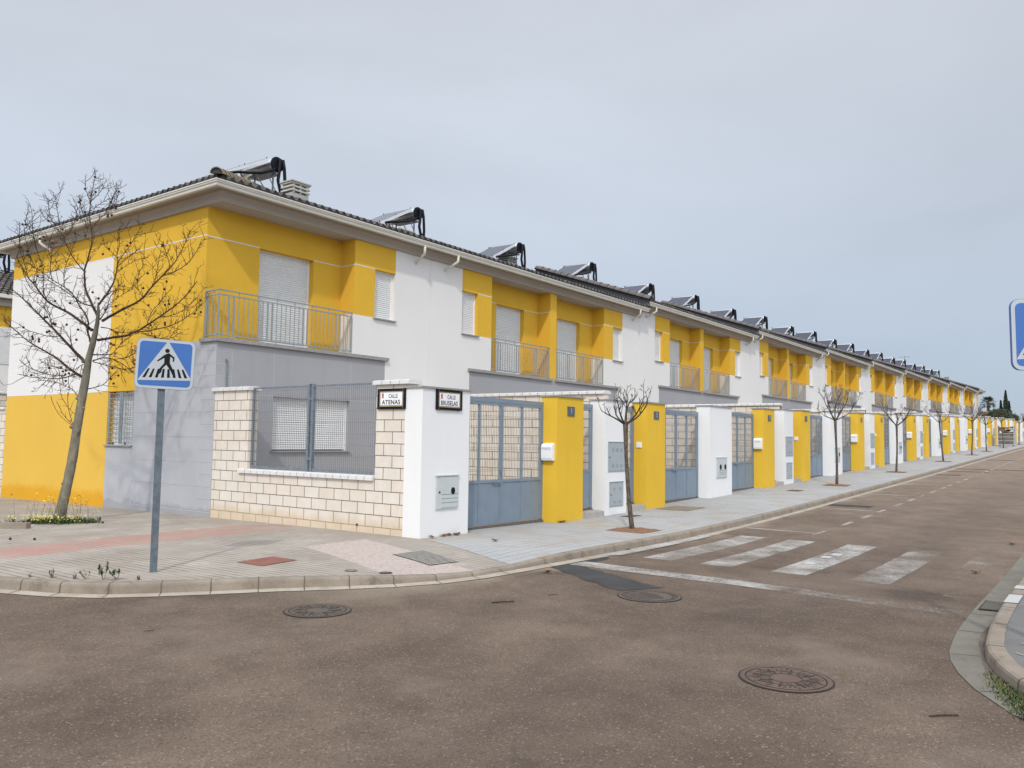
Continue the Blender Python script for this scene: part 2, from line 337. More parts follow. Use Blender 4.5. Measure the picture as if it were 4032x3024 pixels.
def bark(name, a, b, sc):
    k = NT(name); x, y, z = k.xyz()
    hi = k.rng(z, 2.2, 4.3, 1.0, 0.42) if name == 'plane_bark' else None
    n = k.noise(sc, 5, 0.65, k.vec(k.math('MULTIPLY', x, 2.0), k.math('MULTIPLY', y, 2.0), k.math('MULTIPLY', z, 0.8)))
    k.bump(n, 0.6, 0.01); c = k.mix(k.rng(n, 0.38, 0.62), a, b)
    if hi is not None:
        c = k.scale(c, hi); c = k.mix(k.rng(k.noise(4, 3, 0.6, k.vec(k.math('MULTIPLY', x, 3.0), k.math('MULTIPLY', y, 3.0), k.math('MULTIPLY', z, 1.1))), 0.60, 0.66, 0.0, 0.75), c, (0.06, 0.05, 0.035))
    return k.fin(c, 0.9, 0, 0.2)
M['bark_plane'] = bark('plane_bark', (0.145, 0.13, 0.095), (0.235, 0.215, 0.165), 5)
M['twig'] = bark('plane_twig', (0.034, 0.023, 0.016), (0.078, 0.051, 0.034), 9)
M['bark_small'] = bark('street_tree_bark', (0.055, 0.043, 0.034), (0.155, 0.122, 0.092), 16)
M['twig_small'] = bark('street_tree_twig', (0.045, 0.036, 0.030), (0.085, 0.066, 0.052), 16)
M['seed'] = plain('seed_ball_brown', (0.045, 0.026, 0.018), 0.95, 0, 0.3, 60)
M['dry_leaf'] = plain('dry_leaf', (0.17, 0.085, 0.04), 0.9, 0, 0.35, 30)
def leafmat(name, a, b):
    k = NT(name); k.L(k.mix(k.rng(k.noise(5, 3), 0.3, 0.7), a, b), k.b.inputs['Base Color']); k.b.inputs['Roughness'].default_value = 0.7; return k.m
M['weed'] = leafmat('weed_leaf', (0.035, 0.062, 0.014), (0.085, 0.115, 0.03))
M['flower'] = leafmat('weed_flower', (0.62, 0.52, 0.06), (0.70, 0.62, 0.14))
M['stem'] = leafmat('weed_stem', (0.12, 0.10, 0.04), (0.2, 0.17, 0.08))
M['palm'] = leafmat('palm_leaf', (0.035, 0.045, 0.022), (0.08, 0.095, 0.05))
M['cypress'] = leafmat('cypress_foliage', (0.018, 0.03, 0.018), (0.035, 0.055, 0.03))
M['bush'] = leafmat('bush_foliage', (0.025, 0.042, 0.015), (0.06, 0.085, 0.03))
M['terracotta'] = stucco('terracotta_render', (0.29, 0.10, 0.065), 0.08)
M['cardboard'] = plain('brown_cardboard', (0.20, 0.12, 0.08), 0.9, 0, 0.4, 3)
M['cage'] = plain('cage_steel', (0.24, 0.22, 0.195), 0.5, 0.4, 0.15, 5)
M['cage_mesh'] = plain('cage_panel', (0.16, 0.14, 0.12), 0.7, 0.2, 0.4, 2)

# ------------------------------------------------------------------ mesh builder and tagging
class MB:
    def __init__(s): s.v = []; s.f = []; s.m = []
    def quad(s, p, mi=0):
        i = len(s.v); s.v += [tuple(q) for q in p]; s.f.append(tuple(range(i, i+len(p)))); s.m.append(mi)
    def box(s, x0, x1, y0, y1, z0, z1, mi=0):
        i = len(s.v)
        s.v += [(x0, y0, z0), (x1, y0, z0), (x1, y1, z0), (x0, y1, z0), (x0, y0, z1), (x1, y0, z1), (x1, y1, z1), (x0, y1, z1)]
        for q in ((0, 3, 2, 1), (4, 5, 6, 7), (0, 1, 5, 4), (1, 2, 6, 5), (2, 3, 7, 6), (3, 0, 4, 7)):
            s.f.append(tuple(i+j for j in q)); s.m.append(mi)
    def prism(s, poly, fr, d0, d1, mi=0):
        """poly in (u, v); fr = (origin, uaxis, vaxis, normal); extruded from d0 to d1 along the normal"""
        o, ua, va, na = fr; n = len(poly); i = len(s.v)
        for d in (d0, d1): s.v += [tuple(o + ua*a + va*b + na*d) for a, b in poly]
        s.f.append(tuple(range(i+n-1, i-1, -1))); s.f.append(tuple(range(i+n, i+2*n))); s.m += [mi, mi]
        for j in range(n): s.f.append((i+j, i+(j+1) % n, i+n+(j+1) % n, i+n+j)); s.m.append(mi)
    def tube(s, pts, rad, n=6, mi=0, cap=True):
        pts = [Vector(p) for p in pts]
        if not isinstance(rad, (list, tuple)): rad = [rad]*len(pts)
        i0 = len(s.v); ref = None
        for k, p in enumerate(pts):
            d = (pts[min(k+1, len(pts)-1)] - pts[max(k-1, 0)])
            if d.length < 1e-9: d = Vector((0, 0, 1))
            d.normalize()
            if ref is None: ref = Vector((1, 0, 0)) if abs(d.x) < 0.8 else Vector((0, 1, 0))
            a = (ref - d*ref.dot(d)).normalized(); b = d.cross(a); ref = a
            for q in range(n):
                t = 2*math.pi*q/n; s.v.append(tuple(p + (a*math.cos(t) + b*math.sin(t))*rad[k]))
        for k in range(len(pts)-1):
            for q in range(n):
                s.f.append((i0+k*n+q, i0+k*n+(q+1) % n, i0+(k+1)*n+(q+1) % n, i0+(k+1)*n+q)); s.m.append(mi)
        if cap:
            s.f.append(tuple(i0+q for q in range(n-1, -1, -1))); s.f.append(tuple(i0+(len(pts)-1)*n+q for q in range(n))); s.m += [mi, mi]
    def sphere(s, c, r, n=8, mi=0, sz=1.0):
        m = max(4, n//2); i0 = len(s.v); c = Vector(c)
        for a in range(m+1):
            th = math.pi*a/m
            for b in range(n):
                ph = 2*math.pi*b/n; s.v.append((c.x+r*math.sin(th)*math.cos(ph), c.y+r*math.sin(th)*math.sin(ph), c.z+r*sz*math.cos(th)))
        for a in range(m):
            for b in range(n): s.f.append((i0+a*n+b, i0+(a+1)*n+b, i0+(a+1)*n+(b+1) % n, i0+a*n+(b+1) % n)); s.m.append(mi)
    def mesh(s, name, mats, smooth=False):
        me = bpy.data.meshes.new(name); me.from_pydata(s.v, [], s.f)
        for q in (mats if isinstance(mats, (list, tuple)) else [mats]): me.materials.append(q)
        me.polygons.foreach_set('material_index', s.m)
        if smooth: me.polygons.foreach_set('use_smooth', [True]*len(me.polygons))
        me.update(); return me
    def build(s, name, mats, parent=None, smooth=False, bevel=0.0):
        o = bpy.data.objects.new(name, s.mesh(name, mats, smooth)); COL.objects.link(o)
        if parent is not None: o.parent = parent
        if bevel:
            b = o.modifiers.new('bevel', 'BEVEL'); b.width = bevel; b.segments = 2; b.limit_method = 'ANGLE'
        return o
def tag(o, label=None, cat=None, group=None, kind=None):
    for k, v in (('label', label), ('category', cat), ('group', group), ('kind', kind)):
        if v is not None: o[k] = v
    return o
def empty(name, loc=(0, 0, 0), rz=0.0):
    o = bpy.data.objects.new(name, None); COL.objects.link(o); o.location = loc; o.rotation_euler = (0, 0, rz); o.empty_display_size = 0.2; return o
def copy_tree(o, parent=None):
    c = o.copy(); COL.objects.link(c)
    if parent is not None: c.parent = parent
    for ch in list(o.children): copy_tree(ch, c)
    return c
def text_mesh(name, txt, size, mat, parent, mtx, ext=0.002, sx=1.0, offset=0.0, align='CENTER'):
    cu = bpy.data.curves.new(name, 'FONT'); cu.body = txt; cu.size = size; cu.extrude = ext; cu.align_x = align; cu.align_y = 'CENTER'; cu.offset = offset; cu.resolution_u = 3; cu.space_character = 1.1
    t = bpy.data.objects.new(name, cu); me = bpy.data.meshes.new_from_object(t); bpy.data.objects.remove(t); me.materials.clear(); me.materials.append(mat)
    me.transform(Matrix.Scale(sx, 4, (1, 0, 0)))
    o = bpy.data.objects.new(name, me); COL.objects.link(o); o.parent = parent; o.matrix_local = mtx; return o

# ------------------------------------------------------------------ ground heights
PR = [(-60, -.03), (0, -.01), (4, -.06), (6.5, -.04), (9, .0), (12, .06), (20, .25), (30, .49), (41, .77), (53, 1.07), (61, 1.28), (73, 1.58), (90, 1.96), (115, 2.42), (135, 2.75), (240, 4.4), (600, 5.0), (2500, 5.0)]
def lin(t, T):
    if t <= T[0][0]: return T[0][1]
    for (a, p), (b, q) in zip(T, T[1:]):
        if t <= b: return p + (q-p)*(t-a)/(b-a)
    return T[-1][1]
def gz(x): return (lin(x-1.2, PR) + lin(x, PR)*2 + lin(x+1.2, PR))/4
def sy(y): return -0.0125*max(0.0, min(y, 60.0) - 1.5)
def hs(x, y):                                                        # pavement
    return gz(x) + (sy(y) if x < 1 else 0.0) - 0.055*math.exp(-((x+1.5)**2/2.0 + (y+2.5)**2/0.9))
def hr(x, y):                                                        # road
    return gz(x) + (sy(y) if x < 1 else 0.0) - 0.125 + 0.02*math.exp(-((x+1.5)**2/2.0 + (y+2.6)**2/0.9))
def frange(a, b, n): return [a + (b-a)*i/n for i in range(n+1)]
def sheet(name, xs, ys, fz, mat, off=0.0):
    m = MB(); n = len(ys)
    for x in xs:
        for y in ys: m.v.append((x, y, fz(x, y) + off))
    for i in range(len(xs)-1):
        for j in range(n-1): m.f.append((i*n+j, (i+1)*n+j, (i+1)*n+j+1, i*n+j+1)); m.m.append(0)
    return tag(m.build(name, mat, None, True), kind='structure')
XS = sorted(set(frange(-60, -12, 8) + frange(-12, 14, 52) + frange(14, 60, 46) + frange(60, 240, 45)))
YS = sorted(set(frange(-60, -12, 8) + frange(-12, 4, 32) + frange(4, 60, 14)))
sheet('road', XS, YS, hr, M['asphalt'])
sheet('terrain', [-2500, -600, -200, -60] + frange(-40, 240, 28) + [300, 400, 600, 1000, 2500], [-2500, -600, -200, -60, 0, 60, 200, 600, 2500], lambda x, y: gz(x) - 0.45 - (0.6 if abs(y) < 61 and -61 < x < 241 else 0), M['terrain'])

# kerb line of the corner pavement: inner top edge, from the side street round to the main street
KP = [(-6.75, 40), (-6.75, 12), (-6.72, 6), (-6.55, 3.4), (-6.2, 1.9), (-5.85, 0.95), (-5.55, 0.22), (-5.28, -0.2), (-4.93, -0.5), (-4.48, -0.84), (-3.85, -1.28), (-3.25, -1.78), (-2.8, -2.12), (-2.3, -2.4), (-1.75, -2.55), (-1.0, -2.6)]
KP += [(x, -2.6) for x in [-0.4, 0.3, 1, 2, 3, 4, 5, 6, 7, 8, 9, 10, 12, 14, 16, 18, 20, 23, 26, 30, 34, 38, 42, 47, 53, 60, 70, 80, 95, 110, 125, 150, 200, 240]]
def normals(P):
    N = []
    for i in range(len(P)):
        a = Vector(P[max(i-1, 0)]); b = Vector(P[min(i+1, len(P)-1)]); d = (b-a).normalized(); N.append(Vector((d.y, -d.x)))
    return N                                                          # to the right of travel
def kerb_run(name, P, side, width, slabw, top_f, road_f, kmat, smat, joint=1.0):
    """kerb stones (rounded outer arris) and a flat channel slab along the inner top edge P; side=+1: the road lies to the right of travel"""
    N = [n*side for n in normals(P)]
    m = MB(); s = MB()
    prof = []
    for p, n in zip(P, N):
        zt = top_f(*p); zr = road_f(*p)
        e = Vector(p)
        prof.append([(e.x, e.y, zt+.004), (*(e+n*(width-.03)), zt+.004), (*(e+n*(width-.008)), zt-.008), (*(e+n*width), zt-.03), (*(e+n*(width+.012)), zr-.05)])
    for a, b in zip(prof, prof[1:]):
        for j in range(4):
            q = [a[j], a[j+1], b[j+1], b[j]]
            m.quad(q if side > 0 else q[::-1])
    for (p, n), (p2, n2) in zip(zip(P, N), zip(P[1:], N[1:])):
        q = [(*(Vector(a)+k*(width+o)), road_f(*a)+h) for a, k, o, h in ((p, n, .012, .014), (p, n, .012+slabw, .006), (p2, n2, .012+slabw, .006), (p2, n2, .012, .014))]
        s.quad(q if side > 0 else q[::-1])
    # joints between stones
    g = MB(); acc = 0.0
    for i in range(len(P)-1):
        a, b = Vector(P[i]), Vector(P[i+1]); L = (b-a).length
        if L > 20 or a.x > 60: continue
        if joint < .6 and a.x > -1.2 and a.y < -2: joint = 1.0
        t = joint - acc
        while t < L:
            c = a + (b-a)*(t/L); n = (N[i] + (N[i+1]-N[i])*(t/L)).normalized(); d = (b-a).normalized()*0.006
            zt = top_f(*c); zr = road_f(*c)
            pr = [(c, zt+.006), (c+n*(width-.028), zt+.006), (c+n*(width-.002), zt-.008), (c+n*(width+.004), zt-.03), (c+n*(width+.016), zr+.0)]
            for (u, h), (u2, h2) in zip(pr, pr[1:]): g.quad([(*(u-d), h), (*(u2-d), h2), (*(u2+d), h2), (*(u+d), h)])
            g.quad([(*(c+n*(width+.012)-d), zr+.0165), (*(c+n*(width+slabw)-d), zr+.0085), (*(c+n*(width+slabw)+d), zr+.0085), (*(c+n*(width+.012)+d), zr+.0165)])
            t += joint
        acc = L - (t - joint)
    k = tag(m.build(name, kmat, None, True), kind='structure')
    tag(s.build('channel_slab', smat), kind='structure')
    tag(g.build('kerb_joint', M['joint']), kind='structure')
    return k
kerb_run('kerb', KP, 1, 0.13, 0.16, hs, hr, M['kerb'], M['gutter_slab'], 0.52)
# corner pavement sheet
m = MB(); NQ = 14; rows = []
for (x, y) in KP:
    if y > 0.6: q = (0.35, y)
    elif x < 0.35: q = (0.35, 0.6)
    else: q = (x, 0.6)
    if x < -0.4 and y <= 0.6:
        q = (0.35, 0.6)
    rows.append([(x + (q[0]-x)*t/NQ, y + (q[1]-y)*t/NQ) for t in range(NQ+1)])
for r in rows:
    for p in r: m.v.append((p[0], p[1], hs(*p)))
for i in range(len(rows)-1):
    for j in range(NQ): m.f.append((i*(NQ+1)+j, (i+1)*(NQ+1)+j, (i+1)*(NQ+1)+j+1, i*(NQ+1)+j+1)); m.m.append(0)
tag(m.build('pavement', M['paving'], None, True), kind='structure')
# right-hand pavement with its rounded corner
RP = [(-2.6, -14), (-3.3, -12), (-3.9, -10.5), (-3.75, -9.55), (-3.3, -9.02), (-2.9, -8.80), (-2.55, -8.66), (-2.2, -8.56), (-1.9, -8.51), (-1.5, -8.48), (-1.0, -8.45), (-0.4, -8.44), (0.4, -8.43)] + [(x, -8.43) for x in [1, 2, 3, 4, 6, 8, 10, 13, 16, 20, 26, 34, 44, 60, 80, 110, 150, 240]]
RPi = RP[::-1]
rs = lambda x, y: gz(x) - 0.012
kerb_run('kerb', RPi, 1, 0.14, 0.26, rs, hr, M['kerb'], M['gutter_slab_grey'], 0.5)
m = MB()
for i, (x, y) in enumerate(RP):
    for q in (0, 1, 2, 3): m.v.append((x + (max(x, 1.0)-x)*q/3*(1 if y < -8.6 else 0.0), y + (-16 - y)*q/3, gz(x) - 0.012))
for i in range(len(RP)-1):
    for j in range(3): m.f.append((i*4+j, i*4+j+1, (i+1)*4+j+1, (i+1)*4+j)); m.m.append(0)
tag(m.build('pavement', M['paving_right'], None, True), kind='structure')

# ------------------------------------------------------------------ road markings, patches
def flat_poly(m, pts, fz, off, mi=0, n=6):
    """quad a,b,c,d split along a-d / b-c so that it follows the ground"""
    a, b, c, d = [Vector(p) for p in pts]
    for i in range(n):
        t0, t1 = i/n, (i+1)/n
        q = [a+(d-a)*t0, b+(c-b)*t0, b+(c-b)*t1, a+(d-a)*t1]
        m.quad([(p.x, p.y, fz(p.x, p.y)+off) for p in q], mi)
m = MB()
for ya, yb in ((-3.36, -3.86), (-4.30, -4.78), (-5.36, -5.86), (-6.42, -6.92)):
    flat_poly(m, [(1.45, ya), (1.45, yb), (5.65, yb), (5.65, ya)], hr, .005)
flat_poly(m, [(1.1, -2.78), (1.35, -3.03), (5.6, -2.98), (5.4, -2.74)], hr, .018)
flat_poly(m, [(3.9, -7.40), (3.9, -7.9), (5.4, -7.9), (5.4, -7.40)], hr, .005)
tag(m.build('crosswalk_marking', M['paint']), kind='structure')
m = MB(); flat_poly(m, [(-0.02, -2.95), (0.42, -2.95), (0.36, -5.4), (-0.02, -5.4)], hr, .005); flat_poly(m, [(-0.02, -5.4), (0.36, -5.4), (0.1, -7.95), (-0.24, -7.95)], hr, .005)
flat_poly(m, [(1.0, -7.6), (1.2, -7.6), (1.1, -7.98), (0.9, -7.98)], hr, .005)
tag(m.build('stop_line_marking', M['paint']), kind='structure')
m = MB()
for i, x in enumerate([6.95, 12.45, 17.95, 23.45, 28.95, 34.45, 39.95, 45.45, 50.95, 56.5, 62, 67.5, 73]):
    flat_poly(m, [(x, -2.95), (x+.11, -2.95), (x+.11, -4.5), (x, -4.5)], hr, .005)
    flat_poly(m, [(x-.3, -4.40), (x-.3, -4.51), (x+.5, -4.51), (x+.5, -4.40)], hr, .009)
    for dx in (1.75, 3.6): flat_poly(m, [(x+dx, -4.40), (x+dx, -4.51), (x+dx+.95, -4.51), (x+dx+.95, -4.40)], hr, .005)
tag(m.build('parking_bay_marking', M['paint']), kind='structure')
m = MB()
for (x, y) in ((2.62, -5.52), (3.55, -5.50), (4.0, -5.55)): flat_poly(m, [(x, y-.09), (x, y+.06), (x+.26, y+.06), (x+.26, y-.09)], hr, .009)
tag(m.build('crosswalk_stud', M['paint_new']), kind='structure')
m = MB()                                                             # dark strip of newer asphalt beside the stop line
rnd = random.Random(5); A = []; B = []
for i in range(15):
    t = i/14; A.append((-0.42-0.95*t+rnd.uniform(-.03, .03), -2.86-1.62*t+rnd.uniform(-.03, .03))); B.append((0.12-0.95*t+rnd.uniform(-.03, .03), -2.9-1.9*t+rnd.uniform(-.03, .03)))
for i in range(14): m.quad([(*p, hr(*p)+.004) for p in (A[i], A[i+1], B[i+1], B[i])])
for x0, y0, lx, ly in ((0.55, -2.95, .55, .14),): 
    c = [(x0+lx*math.cos(a), y0+ly*math.sin(a)) for a in frange(0, 6.283, 20)[:-1]]; m.quad([(*p, hr(*p)+.004) for p in c])
for x0, y1, wd_ in ((13.3, -4.0, .55), (30.2, -3.9, .5), (33.5, -4.6, .4), (36.0, -7.9, .45), (48.0, -4.6, .5)):
    flat_poly(m, [(x0, -2.92), (x0, y1), (x0+wd_, y1), (x0+wd_, -2.92)], hr, .0045)
tag(m.build('asphalt_patch', M['patch']), kind='structure')

m = MB()                                                             # light joints of the right pavement
for k in range(9):
    x0 = -2.2+.42*k
    for (xa, ya, xb, yb) in ((x0, -8.62, x0-1.4, -10.4),): m.quad([(xa, ya, gz(xa)-.006), (xa+.03, ya, gz(xa)-.006), (xb+.03, yb, gz(xb)-.006), (xb, yb, gz(xb)-.006)])
tag(m.build('paving_joint', M['gutter_slab']), kind='structure')

m = MB(); E_ = []                                                    # dirt gathered at the foot of the right kerb
for i, ((x, y), n) in enumerate(zip(RPi, normals(RPi))):
    if -4 < x < 1.2 and y > -10.6: E_.append((Vector((x, y))+n*.150, Vector((x, y))+n*(.165+.05*math.sin(i*2.3)**2)))
for (a, b), (c, d) in zip(E_, E_[1:]): m.quad([(*p, hr(*p)+.0185-(.002 if q else 0)) for q, p in enumerate((a, b, d, c))])
tag(m.build('soil', M['joint']), kind='structure')
# ------------------------------------------------------------------ terraced houses
F, RC, BK = 5.975, 6.497, 16.16                                      # front plane, recessed balcony wall, back wall
ZT = 6.67; D = 12.52; J0 = 6.65; UW = 6.26
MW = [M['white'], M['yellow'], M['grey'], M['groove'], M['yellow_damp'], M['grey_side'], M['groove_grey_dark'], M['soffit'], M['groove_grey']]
W_, Y_, G_, L_, YD_, GS_, GD_, SO_, LG_ = range(9)
def house(name, W, mirror, corner, verge, yellow_side=False):
    X = (lambda u: W-u) if mirror else (lambda u: u)
    root = empty(name)
    def bx(m, u0, u1, y0, y1, z0, z1, mi=0):
        a, b = sorted((X(u0), X(u1))); m.box(a, b, y0, y1, z0, z1, mi)
    def py(m, u0, u1, y, z0, z1, mi):                                # face on a plane of constant y
        m.quad([(X(u0), y, z0), (X(u1), y, z0), (X(u1), y, z1), (X(u0), y, z1)], mi)
    def px(m, u, y0, y1, z0, z1, mi):
        m.quad([(X(u), y0, z0), (X(u), y1, z0), (X(u), y1, z1), (X(u), y0, z1)], mi)
    def pz(m, u0, u1, y0, y1, z, mi): m.quad([(X(u0), y0, z), (X(u1), y0, z), (X(u1), y1, z), (X(u0), y1, z)], mi)
    d = 0.03 if corner else 0.0
    w0, w1, rc0 = 1.40-d, 2.14-d, 2.82
    dr0, dr1 = (3.70, 5.28) if corner else (3.72, 5.24)
    s0 = 1.68 if corner else 1.79
    pier = W if corner else 6.07
    zw = -0.8
    m = MB()
    py(m, 0, s0, F, zw, 3.70, W_); py(m, 0, w0, F, 3.70, ZT, W_)
    py(m, w0, rc0, F, 3.70, 4.75, W_); py(m, s0, rc0, F, 3.695, 3.70, W_)
    py(m, w0, rc0, F, 6.02, ZT, Y_); py(m, w1, rc0, F, 4.75, 6.02, Y_)
    gw = (2.86, 5.15, 1.32, 2.57)                                    # ground floor window of the corner house
    if corner:
        py(m, s0, gw[0], F, zw, 3.70, G_); py(m, gw[1], W, F, zw, 3.70, G_); py(m, gw[0], gw[1], F, zw, gw[2], G_); py(m, gw[0], gw[1], F, gw[3], 3.70, G_)
        px(m, gw[0], F, F+.14, gw[2], gw[3], G_); px(m, gw[1], F, F+.14, gw[2], gw[3], G_); pz(m, gw[0], gw[1], F, F+.14, gw[3], G_); pz(m, gw[0], gw[1], F, F+.14, gw[2], G_)
    else: py(m, s0, W, F, zw, 3.70, G_)
    px(m, w0, F, F+.13, 4.75, 6.02, W_); px(m, w1, F, F+.13, 4.75, 6.02, Y_); pz(m, w0, w1, F, F+.13, 6.02, Y_); pz(m, w0, w1, F, F+.13, 4.75, W_)
    px(m, rc0, F, RC, 3.70, 4.75, W_); px(m, rc0, F, RC, 4.75, ZT, Y_)
    py(m, rc0, dr0, RC, 3.70, ZT, Y_); py(m, dr1, pier, RC, 3.70, ZT, Y_); py(m, dr0, dr1, RC, 6.0, ZT, Y_)
    px(m, dr0, RC, RC+.2, 3.70, 6.0, Y_); px(m, dr1, RC, RC+.2, 3.70, 6.0, Y_); pz(m, dr0, dr1, RC, RC+.2, 6.0, Y_)
    pz(m, rc0, W, F, RC+.2, 3.70, G_)                                # balcony floor
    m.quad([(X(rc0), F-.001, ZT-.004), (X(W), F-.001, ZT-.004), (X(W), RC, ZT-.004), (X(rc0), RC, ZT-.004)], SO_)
    if not corner:
        py(m, 6.07, W, F, 3.70, ZT, Y_); px(m, 6.07, F, RC, 3.70, ZT, Y_)
    # thin white joints between render panels
    def strip_y(u0, u1, y, z): bx(m, u0, u1, y-.003, y, z-.011, z+.011, L_)
    strip_y(rc0, dr0, RC, 6.01); strip_y(dr1, pier, RC, 6.01); strip_y(w1, rc0, F, 6.025)
    a, b = sorted((X(rc0), X(rc0)+(.003 if not mirror else -.003))); m.box(a, b, F, RC, 5.999, 6.021, L_)
    if not corner:
        a, b = sorted((X(6.07), X(6.07)-(.003 if not mirror else -.003))); m.box(a, b, F, RC, 5.999, 6.021, L_)
    bx(m, 0.004, 0.014, F-.003, F, zw, ZT, L_)
    # upright sides and back
    py(m, 0, W, BK, zw, ZT, W_)
    px(m, 0, F, BK, zw, ZT, W_)
    if corner:
        E_ = W
        for (y0, y1, z0, z1, mi) in ((RC, BK, 6.03, ZT, Y_), (10.47, BK, 2.675, 6.03, W_), (9.22, 10.47, 2.675, 6.03, Y_), (RC, 9.22, 3.70, 6.03, Y_),
                                     (F, 9.22, 2.675, 3.70, GS_), (10.43, BK, zw, 2.675, YD_), (9.22, 10.43, zw, 1.39, GS_), (F, 9.22, zw, 2.675, GS_)):
            px(m, E_, y0, y1, z0, z1, mi)
        i_ = E_-.2
        for yy, mi in ((9.22, GS_), (10.43, YD_)): m.quad([(X(E_), yy, 1.39), (X(i_), yy, 1.39), (X(i_), yy, 2.675), (X(E_), yy, 2.675)], mi)
        for zz, mi in ((1.39, GS_), (2.675, Y_)): m.quad([(X(E_), 9.22, zz), (X(i_), 9.22, zz), (X(i_), 10.43, zz), (X(E_), 10.43, zz)], mi)
        e = 0.003
        bx(m, W, W+e, RC, BK, 6.019, 6.041, L_); bx(m, W, W+e, 10.465, 10.475, 2.675, 6.019, L_); bx(m, W, W+e, 10.475, BK, 2.669, 2.681, L_)
        for z in (3.185, 2.67, 2.14, 1.60, 1.06, 0.545, 0.03):
            bx(m, W, W+e, F, 9.20, z-.012, z, LG_); bx(m, W, W+e*.9, F, 9.20, z, z+.010, GD_)
        for z in (3.455, 2.92, 2.40, 1.87, 1.33, 0.80, 0.28):
            bx(m, W, W+e, F, 6.47, z-.012, z, LG_); bx(m, W, W+e*.9, F, 6.47, z, z+.010, GD_)
        bx(m, W, W+e, 6.47, 6.478, zw, 3.47, LG_); bx(m, W, W+e, 9.2, 9.206, zw, 1.39, LG_)
        for z in (3.455, 3.19, 2.925, 2.66, 2.40, 2.13, 1.87):
            bx(m, W-.39, W, F-e, F, z-.012, z, LG_); bx(m, W-.39, W, F-e*.9, F, z, z+.008, GD_)
        bx(m, W-.395, W-.388, F-e, F, zw, 3.48, LG_)
        bx(m, s0, W-.39, F-e, F, 2.552, 2.564, LG_)
        for uu in (W-1.49, W-3.8): bx(m, uu, uu+.008, F-e, F, 2.564, 3.55, LG_)
    wall = m.build('wall', MW, root)
    # roller shutters in white frames
    def shuttered(kind, u0, u1, y, z0, z1, sill, slat=.052):
        f = MB(); t = .055
        bx(f, u0, u0+t, y-.02, y+.03, z0, z1); bx(f, u1-t, u1, y-.02, y+.03, z0, z1); bx(f, u0+t, u1-t, y-.02, y+.03, z1-.03, z1)
        fo = f.build(kind, M['frame_white'], root)
        s = MB(); z = z0 + .02
        while z < z1 - .03:
            zt = min(z+slat, z1-.03)
            for (za, ya), (zb, yb) in zip(((z, .012), (z+.008, .0), (z+slat*.55, -.007)), ((z+.008, .0), (z+slat*.55, -.007), (zt, .010))):
                s.quad([(X(u0+t), y+ya, za), (X(u1-t), y+ya, za), (X(u1-t), y+yb, zb), (X(u0+t), y+yb, zb)])
            z += slat
        s.build('shutter', M['shutter'], fo)
        if sill:
            q = MB(); bx(q, u0-.02, u1+.04, F-.06, F+.12, z0-.035, z0-.004); q.build('sill', M['granite_cap'], fo)
        return fo
    shuttered('window', w0, w1, F+.13, 4.75, 6.02, True)
    shuttered('balcony_door', dr0, dr1, RC+.17, 3.745, 6.0, False)
    if corner:
        shuttered('window', gw[0], gw[1], F+.13, gw[2], gw[3], True)
        # side window with its security grille
        f = MB()
        for y0, y1 in ((9.22, 9.28), (9.80, 9.86), (10.37, 10.43)): bx(f, W-.2, W-.16, y0, y1, 1.39, 2.675)
        bx(f, W-.2, W-.16, 9.22, 10.43, 1.39, 1.44); bx(f, W-.2, W-.16, 9.22, 10.43, 2.62, 2.675)
        fo = f.build('window', M['frame_white'], root)
        s = MB(); z = 1.44
        while z < 2.62:
            for (za, ya), (zb, yb) in zip(((z, .0), (z+.02, .010)), ((z+.02, .010), (z+.05, .0))): s.quad([(X(W-.19+ya), 9.28, za), (X(W-.19+ya), 10.37, za), (X(W-.19+yb), 10.37, zb), (X(W-.19+yb), 9.28, zb)])
            z += .05
        s.build('shutter', M['shutter'], fo)
        g = MB()
        for y in (9.245, 9.79, 9.86, 10.40): bx(g, W-.05, W-.015, y-.018, y+.018, 1.41, 2.66)
        for z in frange(1.45, 2.62, 10): bx(g, W-.04, W-.025, 9.23, 10.42, z-.007, z+.007)
        for y in frange(9.3, 9.75, 4)+frange(9.92, 10.36, 4): bx(g, W-.036, W-.03, y-.003, y+.003, 1.42, 2.64)
        g.build('security_grille', M['rail'], fo)
        q = MB(); bx(q, W-.18, W+.05, 9.20, 10.47, 1.355, 1.386); q.build('sill', M['granite_cap'], fo)
    # balcony slab with railing
    b = MB(); e1 = W+.06 if corner else 6.16
    bx(b, s0-.08, e1, F-.075, F+.25, 3.655, 3.738)
    if corner: bx(b, W-.25, W+.06, F+.25, RC+.06, 3.655, 3.738)
    bo = b.build('balcony', M['granite'], root)
    r = MB(); y = F+.035; ua, ub = rc0+.03, (W-.03 if corner else pier-.03)
    bx(r, ua, ub+.02, y-.022, y+.022, 4.765, 4.79); bx(r, ua, ub, y-.014, y+.014, 4.665, 4.69); bx(r, ua, ub, y-.014, y+.014, 3.79, 3.815)
    n = int((ub-ua)/.122)
    for i in range(n+1):
        u = ua + (ub-ua)*i/n; th = .018 if i % 8 in (3, 4) or i in (0, n) else .0075
        bx(r, u-th, u+th, y-(.012 if th > .01 else .006), y+(.012 if th > .01 else .006), 3.815, 4.665)
        if i % 4 == 2: bx(r, u-.006, u+.006, y-.006, y+.006, 4.69, 4.765); bx(r, u-.006, u+.006, y-.006, y+.006, 3.738, 3.79)
    if corner:
        u = W-.03
        bx(r, u-.022, u+.022, y+.022, RC-.01, 4.765, 4.79); bx(r, u-.014, u+.014, y+.014, RC-.01, 4.665, 4.69); bx(r, u-.014, u+.014, y+.014, RC-.01, 3.79, 3.815)
        for yy in (y+.13, y+.25, y+.37): bx(r, u-.006, u+.006, yy-.006, yy+.006, 3.815, 4.665)
        bx(r, u-.018, u+.018, RC-.045, RC-.01, 3.75, 4.765)
